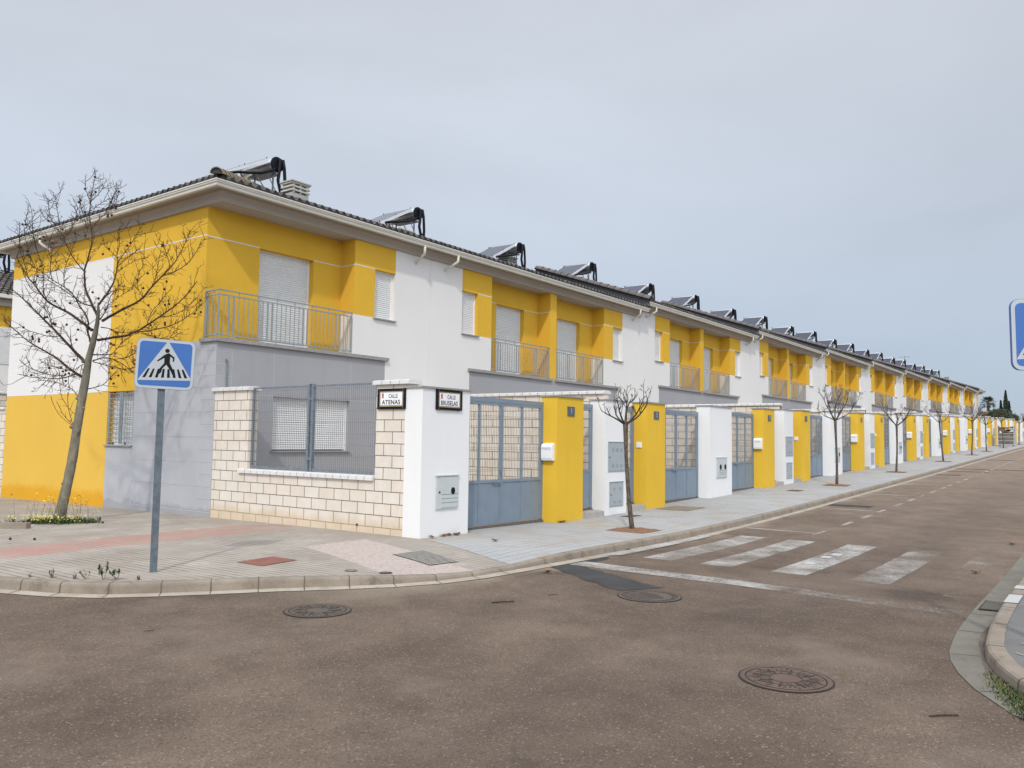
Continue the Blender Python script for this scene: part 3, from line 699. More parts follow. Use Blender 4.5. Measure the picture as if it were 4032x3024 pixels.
    r.build('railing', M['rail'], bo)
    # cornice and gutter swept along the eaves
    def path(o):
        if corner: return [(X(0), F-o), (X(W+o), F-o), (X(W+o), BK+o), (X(0), BK+o)]
        return [(X(0), F-o), (X(W), F-o)]
    def sweep(name, prof, mat):
        q = MB(); P = [[(*p, z) for p in path(o)] for o, z in prof]
        for a, b2 in zip(P, P[1:]):
            for i in range(len(a)-1): q.quad([a[i], a[i+1], b2[i+1], b2[i]])
        for i in ((0,) if corner else (0, -1)): q.quad([a[i] for a in P])
        return q.build(name, mat, root)
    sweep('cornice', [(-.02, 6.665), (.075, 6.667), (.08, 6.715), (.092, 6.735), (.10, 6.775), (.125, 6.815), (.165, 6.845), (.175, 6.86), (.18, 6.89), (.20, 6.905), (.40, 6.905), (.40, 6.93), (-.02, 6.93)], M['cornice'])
    sweep('gutter', [(.345, 6.95), (.355, 6.875), (.375, 6.85), (.42, 6.845), (.445, 6.86), (.452, 6.905), (.475, 6.925), (.48, 6.955), (.495, 6.96), (.495, 6.985), (.48, 6.985), (.46, 6.955), (.40, 6.89), (.36, 6.95)], M['gutter'])
    t = MB(); u = .70
    t.tube([(X(u), F-.42, 6.86), (X(u), F-.42, 6.70), (X(u-.03), F-.385, 6.655), (X(u-.10), F-.03, 6.48), (X(u-.105), F+.02, 6.46)], .036, 10)
    t.tube([(X(u-.099), F-.012, 6.472), (X(u-.10), F+.01, 6.462)], .052, 10)
    t.build('downpipe', M['gutter'], root, True)
    if corner:
        t = MB(); t.tube([(X(W-.26), F-.02, 1.0), (X(W-.26), F-.02, 2.95), (X(W-.26), F-.025, 2.98), (X(W-.26), F-.02, 3.02), (X(W-.26), F-.02, 3.24), (X(W-.255), F-.02, 3.285), (X(W-.235), F-.02, 3.29), (X(W-.23), F-.02, 3.25)], .014, 8)
        t.build('vent_pipe', M['galv'], root, True)
        t = MB(); t.tube([(X(W+.42), 13.6, 6.86), (X(W+.42), 13.6, 6.72), (X(W+.38), 13.55, 6.66), (X(W+.02), 13.45, 6.46)], .036, 10); t.build('downpipe', M['gutter'], root, True)
    # roof tiles
    EY, SLP, RY = F-.455, 0.343, 11.07; Z0 = 7.02
    k = MB(); pitch = .2236; per = 8
    def tile_cols(a0, a1, lim, place):
        nc = max(1, round((a1-a0)/pitch)); cols = []
        for i in range(nc*per+1):
            a = a0 + (a1-a0)*i/(nc*per); t = (i % per)/per
            h = .068*math.sin(math.pi*min(1, t/.62)) if t < .62 else -.018*math.sin(math.pi*(t-.62)/.38)
            cols.append((a, h, lim(a)))
        nr = 15; row = (RY-EY)/nr
        for (aA, hA, lA), (aB, hB, lB) in zip(cols, cols[1:]):
            for (a_, h_, b_, g_) in ((aA, hA, aB, hB),):
                # eave: tile lip and a dark face painting the shade of the hollow behind it
                k.quad([place(aA, 0, hA), place(aB, 0, hB), place(aB, 0, hB-.016), place(aA, 0, hA-.016)], 0)
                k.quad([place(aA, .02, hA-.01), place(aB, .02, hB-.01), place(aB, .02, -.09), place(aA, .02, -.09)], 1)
            for r_ in range(nr):
                d0, d1 = r_*row, (r_+1)*row
                e0, e1 = min(d1, lA), min(d1, lB)
                if d0 >= lA and d0 >= lB: break
                f0, f1 = min(d0, lA), min(d0, lB)
                k.quad([place(aA, f0, hA+.020), place(aB, f1, hB+.020), place(aB, e1, hB), place(aA, e0, hA)], 0)
                if r_: k.quad([place(aA, f0, hA), place(aB, f1, hB), place(aB, f1, hB+.020), place(aA, f0, hA+.020)], 0)
    full = RY-EY
    if corner:
        UE = W+.455
        tile_cols(0, UE, lambda a: min(full, UE-a), lambda a, dd, h: (X(a), EY+dd, Z0+SLP*dd+h))
        BY = 2*RY-EY
        tile_cols(EY, BY, lambda a: max(0.0, min(full, a-EY, BY-a)), lambda a, dd, h: (X(UE-dd), a, Z0+SLP*dd+h))
        k.quad([(X(0), RY, Z0+SLP*full), (X(0), BY, Z0), (X(UE), BY, Z0), (X(UE-full), RY, Z0+SLP*full)], 0)
    else:
        tile_cols(0, W, lambda a: full, lambda a, dd, h: (X(a), EY+dd, Z0+SLP*dd+h))
        k.quad([(X(0), RY, Z0+SLP*full), (X(0), 2*RY-EY, Z0), (X(W), 2*RY-EY, Z0), (X(W), RY, Z0+SLP*full)], 0)
    if verge:
        k.quad([(X(.0), EY-.02, Z0+.05), (X(0), RY, Z0+SLP*full+.05), (X(0), RY, Z0+SLP*full-.5), (X(0), EY-.02, Z0-.5)], 1)
    roof = k.build('roof', [M['tile'], M['flash']], root)
    def caps(name, p0, p1, n, r, mats, first=None):
        q = MB(); p0, p1 = Vector(p0), Vector(p1); dirv = (p1-p0).normalized(); sd = dirv.cross(Vector((0, 0, 1))).normalized(); upv = sd.cross(dirv)
        for i in range(n):
            a = p0+(p1-p0)*(i/n); b = p0+(p1-p0)*((i+1.1)/n); mi = 1 if (first and i < first) else 0
            ra, rb = r*1.16, r*.88
            A = [a+sd*(ra*math.cos(t))+upv*(ra*math.sin(t)) for t in frange(0, math.pi, 8)]
            B = [b+sd*(rb*math.cos(t))+upv*(rb*math.sin(t)) for t in frange(0, math.pi, 8)]
            for j in range(8): q.quad([A[j], A[j+1], B[j+1], B[j]], mi)
            A2 = [a+sd*((ra-.018)*math.cos(t))+upv*((ra-.018)*math.sin(t)) for t in frange(0, math.pi, 8)]
            for j in range(8): q.quad([A[j], A[j+1], A2[j+1], A2[j]], mi)
            q.quad([p+dirv*.03 for p in A2], 2)  # dark face painting the shade inside the open cap end
        return q.build(name, mats, roof)
    zr = Z0+SLP*full
    caps('ridge', (X(W-4.9 if corner else W), RY, zr+.02), (X(0), RY, zr+.02), 14, .11, [M['ridge'], M['hip'], M['flash']])
    if corner: caps('hip', (X(W+.49), EY-.04, Z0+.05), (X(W+.455-full), RY, zr+.05), 18, .12, [M['ridge'], M['hip'], M['flash']], 9)
    if verge: caps('verge', (X(.02), EY-.05, Z0+.055), (X(.02), RY, zr+.055), 17, .135, [M['ridge'], M['hip'], M['flash']])
    # chimney
    c = MB(); cu = {True: 1.80, False: 2.6}[corner] if not (mirror and not corner) else 1.40
    zt = 8.60 if (not mirror and not corner) else 9.04; yo = 0.0
    if mirror and not corner: zt, yo = 9.55, 1.9
    zc = zt - .36
    bx(c, cu-.30, cu+.30, 9.5+yo, 9.95+yo, 7.6, zc)
    ch = c.build('chimney', M['chimney'], root)
    c = MB()
    for q in range(3):
        z = zc + .11*q
        bx(c, cu-.33, cu+.33, 9.47+yo, 9.98+yo, z+.055, z+.105)
        for du in (-.27, -.03, .21):
            for yy in (9.49, 9.9): bx(c, cu+du, cu+du+.06, yy+yo, yy+.06+yo, z, z+.055)
    bx(c, cu-.22, cu+.22, 9.58+yo, 9.87+yo, zc, zc+.3)
    A = [(cu-.36, 9.44+yo), (cu+.36, 9.44+yo), (cu+.36, 10.01+yo), (cu-.36, 10.01+yo)]
    bx(c, cu-.36, cu+.36, 9.44+yo, 10.01+yo, zt-.035, zt); T = (X(cu), 9.73+yo, zt+.07)
    for i in range(4): c.quad([(X(A[i][0]), A[i][1], zt), (X(A[(i+1) % 4][0]), A[(i+1) % 4][1], zt), T])
    c.build('chimney_cap', M['chimney_cap'], ch)
    return root
HG = 'terraced houses along the street'
def hnum(u): return 2*u - 1
def hx(u): return 0.0 if u == 1 else J0 + UW*(u-2)
def hz(u): return 0.0 if u == 1 else 0.2905*((u-2)//2)
h1 = house('terraced_house', J0, True, True, False)
tag(h1, 'corner house with yellow, white and grey side wall facing the bare plane tree', 'house', HG)
pL = house('terraced_house', UW, False, False, False); pR = house('terraced_house', UW, True, False, False); pV = house('terraced_house', UW, False, False, True)
def place_house(o, u, lab): o.location = (hx(u), 0, hz(u)); tag(o, lab, 'house', HG)
place_house(pL, 2, 'yellow and white terraced house straight behind the yellow pillar with number plate 3')
place_house(pR, 3, 'yellow and white terraced house straight behind the yellow pillar with number plate 5')
place_house(pV, 4, 'yellow and white terraced house straight behind the yellow pillar with number plate 7')
for u in range(5, 20):
    o = copy_tree(pR if u % 2 else pV); place_house(o, u, 'yellow and white terraced house straight behind the yellow pillar with number plate %d' % hnum(u))
hE = house('terraced_house', J0, False, True, True); hE.location = (hx(20), 0, 0.2905*9); tag(hE, 'last yellow and white terraced house at the far end of the row', 'house', HG)

# ------------------------------------------------------------------ solar water heaters on the ridges
def heater():
    r = empty('solar_water_heater')
    t = MB(); t.tube([(0, .0, 0), (0, .02, 0), (0, 1.50, 0), (0, 1.52, 0)], [.222, .232, .232, .222], 24); to = t.build('tank', M['tank'], r, False)
    to.data.polygons.foreach_set('use_smooth', [len(p.vertices) == 4 for p in to.data.polygons])
    for y0, y1 in ((-.035, .012), (1.51, 1.55)):
        t = MB(); t.tube([(0, y0, 0), (0, y0+.012, 0), (0, y1, 0)], [.215, .236, .236], 24); t.build('end_cap', M['cap'], to)
    a = Vector((-.33, 0, .115)); b = Vector((-1.86, 0, -.72)); dv = (b-a).normalized(); nv = Vector((dv.z, 0, -dv.x)); nv = nv if nv.z > 0 else -nv
    L = (b-a).length; fr = (a, dv, Vector((0, 1, 0)), nv)
    p = MB(); p.prism([(0, .03), (L, .03), (L, 1.48), (0, 1.48)], fr, -.10, -.004); po = p.build('collector', M['collector_frame'], r)
    p = MB(); p.prism([(.03, .06), (L-.03, .06), (L-.03, 1.43), (.03, 1.43)], fr, -.004, .003); p.build('glass', M['collector'], po)
    p = MB()
    for u, v in ((0, .06), (0, 1.44), (L*.5, .06), (L, .06)): p.sphere(a+dv*u+Vector((0, v, 0))+nv*.02, .02, 6)
    p.build('clip', M['black'], po)
    s = MB()
    for y in (.18, 1.1):
        s.box(-.02, .02, y-.02, y+.02, -1.05, -.2); s.tube([(-.05, y, -1.05), (-.75, y, -.30)], .018, 6); s.tube([(-1.72, y, -.93), (.0, y, -1.03)], .018, 6); s.tube([(-.25, y, -.26), (.28, y, -1.0)], .015, 6)
        s.tube([(-1.28, y, -.62), (-1.12, y, -1.15)], .022, 6); s.tube([(-.55, y, -.75), (-.55, y, -1.1)], .015, 6)
    s.box(-.2, .2, .14, 1.14, -.27, -.22); s.build('support_frame', M['galv'], r)
    q = MB()
    q.tube([(.03, -.03, .12), (.03, -.11, .13), (.02, -.12, .02), (-.01, -.12, -.32), (-.04, -.12, -.52), (.03, -.12, -.74), (.09, -.12, -.95), (.09, -.1, -1.12)], .05, 8)
    q.tube([(.12, -.03, .13), (.13, -.11, .14), (.18, -.12, -.1), (.21, -.12, -.4), (.225, -.12, -.6), (.21, -.12, -.95), (.2, -.1, -1.12)], .05, 8)
    q.tube([(.09, -.12, -.76), (.2, -.12, -.78)], .026, 6)
    q.tube([(-.03, -.05, -.14), (-.25, -.1, -.27), (-.6, -.1, -.44), (-1.04, -.1, -.56), (-1.4, -.05, -.63), (-1.62, .04, -.70)], .042, 8)
    q.build('pipe', M['sky_black'], r, True)
    return r
HP = [(5.17, 9.96), (11.45, 9.92), (17.86, 9.93), (23.9, 10.20), (30.2, 10.19), (36.3, 10.48), (42.4, 10.48), (48.6, 10.81), (54.8, 10.81), (61.0, 11.13), (67.3, 11.13), (73.6, 11.40), (79.8, 11.40), (86.0, 11.68), (92.3, 11.70), (98.5, 12.02), (104.8, 12.02), (111.1, 12.32), (117.1, 12.32), (122.9, 12.60)]
hp = heater()
for i, (x, z) in enumerate(HP):
    o = hp if i == 0 else copy_tree(hp)
    o.location = (x, 11.06, z)
    lab = ('solar water heater nearest the street corner, beside the first chimney' if i == 0 else
           'solar water heater at the far end of the row of roofs' if i == 19 else
           'solar water heater on the roof of the house behind the pillar with number plate %d' % hnum(i+1))
    tag(o, lab, 'water heater', 'solar water heaters on the roofs')
# ------------------------------------------------------------------ gate pillars
GP = 'gate pillars along the street'
def pillar(kind, w, h=2.65):
    """root at the middle of the foot, front face on local y = 0"""
    r = empty('gate_pillar'); a = w/2
    b = MB(); b.box(-a, a, 0, .40, -.35, h-.032); b.build('body', M['pillar_yellow' if kind in ('odd', 'even') else 'pillar_white'], r)
    c = MB(); c.box(-a-.03, a+.03, -.03, .43, h-.032, h); c.build('cap', M['granite_cap'], r)
    if kind == 'meter2':
        e = MB(); e.box(-.38, .39, -.03, .05, .55, 1.13); e.box(-.40, .41, -.045, .05, 1.13, 1.145); e.box(-.36, .37, -.036, -.029, .57, 1.11)
        for x in (-.13, .22): e.prism([(x+.06*math.cos(t), .86+.075*math.sin(t)) for t in frange(0, 6.283, 16)[:-1]], (Vector((0, 0, 0)), Vector((1, 0, 0)), Vector((0, 0, 1)), Vector((0, -1, 0))), .036, .05, 1)
        for z in (.64, .70, .76): e.box(-.22, .34, -.04, -.03, z, z+.006, 2)
        e.build('meter_box', [M['meter'], M['black'], M['groove_dark']], r)
    if kind == 'cabinets':
        for (x0, x1, z0, z1, nn_) in ((-.39, .42, .98, 1.665, 3), (-.32, .33, .18, .745, 2)):
            e = MB(); e.box(x0, x1, -.012, .03, z0, z1); e.box(x0+.025, x1-.025, -.020, -.011, z0+.025, z1-.025); e.box(x0, x1, -.03, .03, z1, z1+.012)
            for zz in (z0+.15*(z1-z0), z0+.68*(z1-z0)):
                for i in range(nn_):
                    x = x0+.17+i*(.19 if nn_ == 3 else .27)
                    for q in range(4 if nn_ == 3 else 3): e.box(x, x+.085, -.026, -.019, zz+q*.022, zz+q*.022+.011, 1)
            zz = (z0+z1)/2; e.box(x0+.04, x0+.06, -.03, -.019, zz-.02, zz+.01, 2)
            e.build('utility_cabinet', [M['cabinet'], M['louvre'], M['black']], r)
    if kind == 'corner':
        e = MB(); e.box(-.26, .31, -.03, .05, .46, 1.02); e.box(-.275, .325, -.05, .05, 1.02, 1.036); e.box(-.15, .29, -.038, -.029, .48, 1.0)
        e.prism([(.155+.048*math.cos(t), .76+.06*math.sin(t)) for t in frange(0, 6.283, 18)[:-1]], (Vector((0, 0, 0)), Vector((1, 0, 0)), Vector((0, 0, 1)), Vector((0, -1, 0))), .038, .05, 1)
        e.box(-.20, -.17, -.04, -.03, .73, .76, 1)
        for z in (.56, .63, .70): e.box(-.14, .29, -.041, -.03, z, z+.006, 2)
        e.build('meter_box', [M['meter'], M['black'], M['groove_dark']], r)
    if kind in ('odd', 'even'):
        e = MB(); e.box(-.13, .14, -.018, .0, 2.225, 2.425); p = e.build('number_plate', M['plate'], r)
    if kind == 'even':
        e = MB(); e.box(-a-.022, -a, .13, .27, 1.50, 1.64); e.box(-a-.03, -a-.021, .145, .255, 1.515, 1.625); e.build('doorbell', M['mail'], r)
    return r
def digits(r, n):
    p = [c for c in r.children if c.name.startswith('number_plate')][0]
    t = text_mesh('digit', str(n), .17, M['digit'], p, Matrix.Translation((.005, -.02, 2.325)) @ Matrix.Rotation(R(90), 4, 'X'), .006, 0.85)
ORD = ['first', 'second', 'third', 'fourth', 'fifth', 'sixth', 'seventh', 'eighth', 'ninth', 'tenth', 'eleventh']
p0 = pillar('corner', 1.25, 2.545); p0.location = (.622, -.001, -.01)
tag(p0, 'white corner pillar carrying the black framed street plate and a single meter box', 'gate pillar', GP)
protos = {}
def put_pillar(kind, xa, xb, lab, n=None):
    k = (kind, round(xb-xa, 2))
    if k not in protos: protos[k] = o = pillar(kind, xb-xa)
    else: o = copy_tree(protos[k])
    xc = (xa+xb)/2; o.location = (xc, 0, gz(xc)); tag(o, lab, 'gate pillar', GP)
    return o
OFF = lambda j: D*(j-1)
todo = []
put_pillar('odd', 4.11, 5.16, 'yellow gate pillar with number plate 1 beside the first white pillar'); todo.append(1)
PIL = [(protos[('odd', 1.05)], 1)]
put_pillar('cabinets', 6.13, 7.13, 'white pillar with two grey utility cabinets, between the yellow pillars numbered 1 and 3')
for j in range(1, 10):
    o = OFF(j); e_, d_ = 4*j-1, 4*j+1                                # house numbers of the two units of the pair
    PIL.append((put_pillar('even', 8.15+o, 9.20+o, 'yellow gate pillar with number plate %d' % e_), e_))
    put_pillar('meter2', 12.08+o, 13.77+o, 'wide white pillar with a double meter box, between the yellow pillars numbered %d and %d' % (e_, d_))
    PIL.append((put_pillar('odd', 16.60+o, 17.65+o, 'yellow gate pillar with number plate %d' % d_), d_))
    put_pillar('cabinets', 18.68+o, 19.68+o, 'white pillar with two grey utility cabinets, between the yellow pillars numbered %d and %d' % (d_, d_+2))
o = OFF(10); PIL.append((put_pillar('even', 8.15+o, 9.20+o, 'yellow gate pillar with number plate 39, last of the row'), 39))
put_pillar('meter2', 12.08+o, 13.77+o, 'wide white pillar with a double meter box at the far end of the row')
for p, n in PIL: digits(p, n)

# mailboxes hang on the left faces of the pillars of every second house
def mailbox():
    r = empty('mailbox'); prof = [(0, 0), (.10, .005), (.118, .06), (.122, .24), (.115, .30), (.09, .345), (.04, .365), (0, .37)]
    b = MB(); b.prism([(p, q) for p, q in prof], (Vector((0, 0, 0)), Vector((-1, 0, 0)), Vector((0, 0, 1)), Vector((0, 1, 0))), -.135, .135)
    b.build('body', M['mail'], r, False, .008)
    f = MB(); f.box(-.128, -.117, -.115, .115, .245, .252, 1); f.box(-.126, -.10, -.125, .125, .285, .292, 0); f.box(-.1285, -.119, -.03, .03, .255, .258, 0); f.build('flap', [M['mail'], M['groove_dark']], r)
    return r
mb0 = None
for p, n in PIL:
    if n % 4 != 1: continue
    if mb0 is None: mb0 = o = mailbox()
    else: o = copy_tree(mb0)
    o.location = (p.location.x-.525, .185, p.location.z+1.275); tag(o, 'white mailbox on the side of the yellow pillar with number plate %d' % n, 'mailbox', 'mailboxes on the yellow pillars')

# ------------------------------------------------------------------ gates
def wire_pane(m, x0, x1, z0, z1, y, dx=.052, dz=.205, rv=.0026, bent=True):
    n = max(2, round((x1-x0)/dx))
    for i in range(1, n):
        x = x0+(x1-x0)*i/n; m.box(x-rv, x+rv, y-rv, y+rv, z0, z1)
    k = max(2, round((z1-z0)/dz))
    for i in range(k+1):
        z = z0 + (z1-z0)*i/k; z = min(max(z, z0+.01), z1-.01); m.box(x0, x1, y-rv, y+rv, z-rv, z+rv)
        if bent and i in (1, 3, 6): m.box(x0, x1, y-rv-.02, y+rv-.02, z-.03-rv, z-.03+rv)
def gate(w, leaves, name, low, top):
    r = empty(name); a = w/2; f = MB()
    f.box(-a, -a+.05, -.03, .03, .03, top); f.box(a-.05, a, -.03, .03, .03, top); f.box(-a+.05, a-.05, -.032, .03, top-.085, top)
    f.build('frame', M['gate'], r)
    inner = w-.10; lw = inner/leaves; pan = 2 if leaves > 1 else 1
    for k in range(leaves):
        x0 = -a+.05+lw*k+.004; x1 = x0+lw-.008; g = MB(); t = .042; zt = top-.09
        for x in ([x0, x1-t] + ([(x0+x1-t)/2] if pan == 2 else [])): g.box(x, x+t, -.025, .02, .05, zt)
        g.box(x0+t, x1-t, -.026, .02, zt-.045, zt); g.box(x0+t, x1-t, -.027, .02, low, low+.05); g.box(x0+t, x1-t, -.024, .02, .05, .09)
        lo = g.build('gate_leaf', M['gate'], r)
        s = MB(); s.box(x0+t-.003, x1-t+.003, -.012, -.004, .085, low+.01); s.build('sheet_panel', M['gate'], lo)
        s = MB()
        xs = [x0+t, (x0+x1-t)/2, (x0+x1+t)/2, x1-t] if pan == 2 else [x0+t, x1-t]
        for q in range(0, len(xs), 2): wire_pane(s, xs[q], xs[q+1], low+.05, zt-.045, -.0)
        s.build('wire_mesh', M['gate_mesh'], lo)
        if k == 0 and leaves > 1:
            s = MB(); s.box(x1-.28, x1-.02, -.05, -.03, low-.03, low-.018); s.box(x1-.28, x1-.268, -.05, -.02, low-.03, low-.0); s.box(x1-.03, x1-.005, -.045, -.02, low+.14, low+.22); s.build('bolt', M['galv'], lo)
    s = MB(); s.box(-a, a, -.06, .06, -.12, .012); s.build('threshold', M['rust'], r)  # dark strip standing in for the shaded gap under the gate
    return r
dg = gate(2.87, 2, 'driveway_gate', .84, 2.475); pg = gate(.97, 1, 'entrance_gate', .86, 2.40)
first = {'d': True, 'p': True}
stp = None
def put_gate(xa, xb, lab, k):
    src, w0 = (dg, 2.87) if k == 'd' else (pg, .97)
    o = src if first[k] else copy_tree(src); first[k] = False
    xc = (xa+xb)/2; o.location = (xc, .375, gz(xc) + (.02 if k == 'd' else .135)); o.scale = ((xb-xa)/w0, 1, 1)
    tag(o, lab, 'gate', 'blue grey driveway gates' if k == 'd' else 'blue grey entrance gates')
def put_step(xa, xb, n):
    global stp
    if stp is None:
        b = MB(); b.box(-.5, .5, .02, .37, -.25, .125); stp = o = b.build('entrance_step', M['step'], None, False, .008)
    else: o = stp.copy(); COL.objects.link(o)
    xc = (xa+xb)/2; o.location = (xc, 0, gz(xc)); o.scale = (xb-xa-.01, 1, 1); tag(o, 'grey stone step at the entrance gate beside the pillar with number plate %d' % n, 'step', 'stone steps at the entrance gates')
put_gate(1.25, 4.11, 'blue grey driveway gate between the white corner pillar and the pillar with number plate 1', 'd')
put_gate(5.16, 6.13, 'narrow blue grey entrance gate right of the pillar with number plate 1', 'p'); put_step(5.16, 6.13, 1)
for j in range(1, 11):
    o = OFF(j); e_, d_ = 4*j-1, 4*j+1
    put_gate(7.13+o, 8.15+o, 'narrow blue grey entrance gate left of the pillar with number plate %d' % e_, 'p'); put_step(7.13+o, 8.15+o, e_)
    put_gate(9.20+o, 12.08+o, 'blue grey driveway gate right of the pillar with number plate %d' % e_, 'd')
    if j == 10: break
    put_gate(13.77+o, 16.60+o, 'blue grey driveway gate left of the pillar with number plate %d' % d_, 'd')
    put_gate(17.65+o, 18.68+o, 'narrow blue grey entrance gate right of the pillar with number plate %d' % d_, 'p'); put_step(17.65+o, 18.68+o, d_)

# ------------------------------------------------------------------ cream block walls with white coping
def coping(m, a0, a1, c0, c1, z0, h, axis, step=.2075):
    """stones laid along an axis ('y' or 'x'); c0..c1 is the width across; slightly domed"""
    n = max(1, round((a1-a0)/step)); g = .0085
    pr = [(c0, z0), (c1, z0), (c1, z0+h*.72), (c1*.8+c0*.2, z0+h*.93), ((c0+c1)/2, z0+h), (c0*.8+c1*.2, z0+h*.93), (c0, z0+h*.72)]
    for i in range(n):
        s, e = a0+(a1-a0)*i/n+g, a0+(a1-a0)*(i+1)/n-g
        if axis == 'y': m.prism(pr, (Vector((0, 0, 0)), Vector((1, 0, 0)), Vector((0, 0, 1)), Vector((0, 1, 0))), s, e)
        else: m.prism(pr, (Vector((0, 0, 0)), Vector((0, 1, 0)), Vector((0, 0, 1)), Vector((1, 0, 0))), s, e)
    cc0, cc1 = c0+.012, c1-.012
    if axis == 'y': m.box(cc0, cc1, a0+.03, a1-.03, z0+.002, z0+h*.72, 1)
    else: m.box(a0+.03, a1-.03, cc0, cc1, z0+.002, z0+h*.72, 1)
bw = empty('boundary_wall', (0, 0, 0)); tag(bw, 'cream block wall with a white coped opening beside the white corner pillar', 'wall')
m = MB(); m.box(0.004, .22, .32, 1.105, -.3, 2.575); m.box(.004, .22, 4.77, F-.003, -.3, 2.575); m.box(.004, .22, 1.105, 4.77, -.3, .898); m.build('block_wall', M['blocks_y'], bw)
m = MB(); coping(m, .27, 1.165, -.055, .275, 2.577, .085, 'y'); coping(m, 4.73, 6.03, -.05, .27, 2.577, .085, 'y', .22); coping(m, 1.11, 4.765, -.055, .27, .90, .09, 'y'); coping(m, 4.77, 5.02, -.055, .002, .90, .085, 'y', .25); m.build('coping', [M['coping'], M['groove_dark']], bw)
m = MB(); m.tube([(-.012, 1.16, -.002), (.03, 1.16, .0)], .022, 10); m.tube([(-.0125, 1.16, -.002), (.0, 1.16, .0)], .016, 10, 1)
dp = m.build('drain_pipe', [M['rust'], M['black']], bw); dp.location = (.0, .35, .11)
fe = empty('mesh_fence', (.09, 2.95, .99)); tag(fe, 'grey welded mesh fence with a double post set on the cream wall', 'fence')
m = MB()
for y in (-.055, .055): m.box(-.03, .03, y-.03, y+.03, .0, 1.655)
m.box(-.031, .031, -.085, .085, 1.655, 1.665); m.box(-.035, .035, -.09, .09, .22, .26); m.box(-.035, .035, -.09, .09, 1.36, 1.40); m.build('post', M['galv'], fe)
for (y0, y1) in ((-1.84, -.09), (.09, 1.81)):
    f = MB(); f.box(-.02, .02, y0, y1, 1.61, 1.64); f.box(-.02, .02, y0, y1, .012, .06); f.box(-.02, .02, (y0 if y0 < 0 else y1-.045), (y0+.045 if y0 < 0 else y1), .06, 1.61)
    fo = f.build('fence_frame', M['galv'], fe)
    s = MB(); n = round((y1-y0)/.053)
    for i in range(1, n):
        y = y0+(y1-y0)*i/n; s.box(-.0024, .0024, y-.0024, y+.0024, .06, 1.61)
    for i in range(8):
        z = .09+.21*i; s.box(-.0023, .0023, y0, y1, z-.0023, z+.0023)
        if i in (1, 6): s.box(-.0023-.015, .0023-.015, y0, y1, z+.03-.002, z+.03+.002)
    s.build('wire_mesh', M['wire'], fo)
gw_ = {}
def yard_wall(x, rel, lab):
    k = rel
    if k not in gw_:
        r = empty('garden_wall'); m = MB(); m.box(-.1, .1, .28, F-.01, -.5, rel-.085); m.build('block_wall', M['blocks_y'], r)
        m = MB(); coping(m, .25, F-.01, -.16, .16, rel-.083, .085, 'y', .235); m.build('coping', [M['coping'], M['groove_dark']], r); gw_[k] = o = r
    else: o = copy_tree(gw_[k])
    o.location = (x, 0, gz(x)); tag(o, lab, 'wall', 'cream garden walls between the front yards')
for j in range(1, 10):
    o = OFF(j)
    yard_wall(J0+o, 2.88, 'cream garden wall with white coping behind the cabinet pillar between numbers %d and %d' % (4*j-3, 4*j-1))
    yard_wall(12.92+o, 2.71, 'cream garden wall with white coping behind the double meter pillar between numbers %d and %d' % (4*j-1, 4*j+1))
m = empty('front_yard'); bpy.data.objects.remove(m)
sheet('front_yard', [.2] + frange(2, 130, 32), [.37, 3, F], lambda x, y: gz(x), M['gutter_slab'], .006)

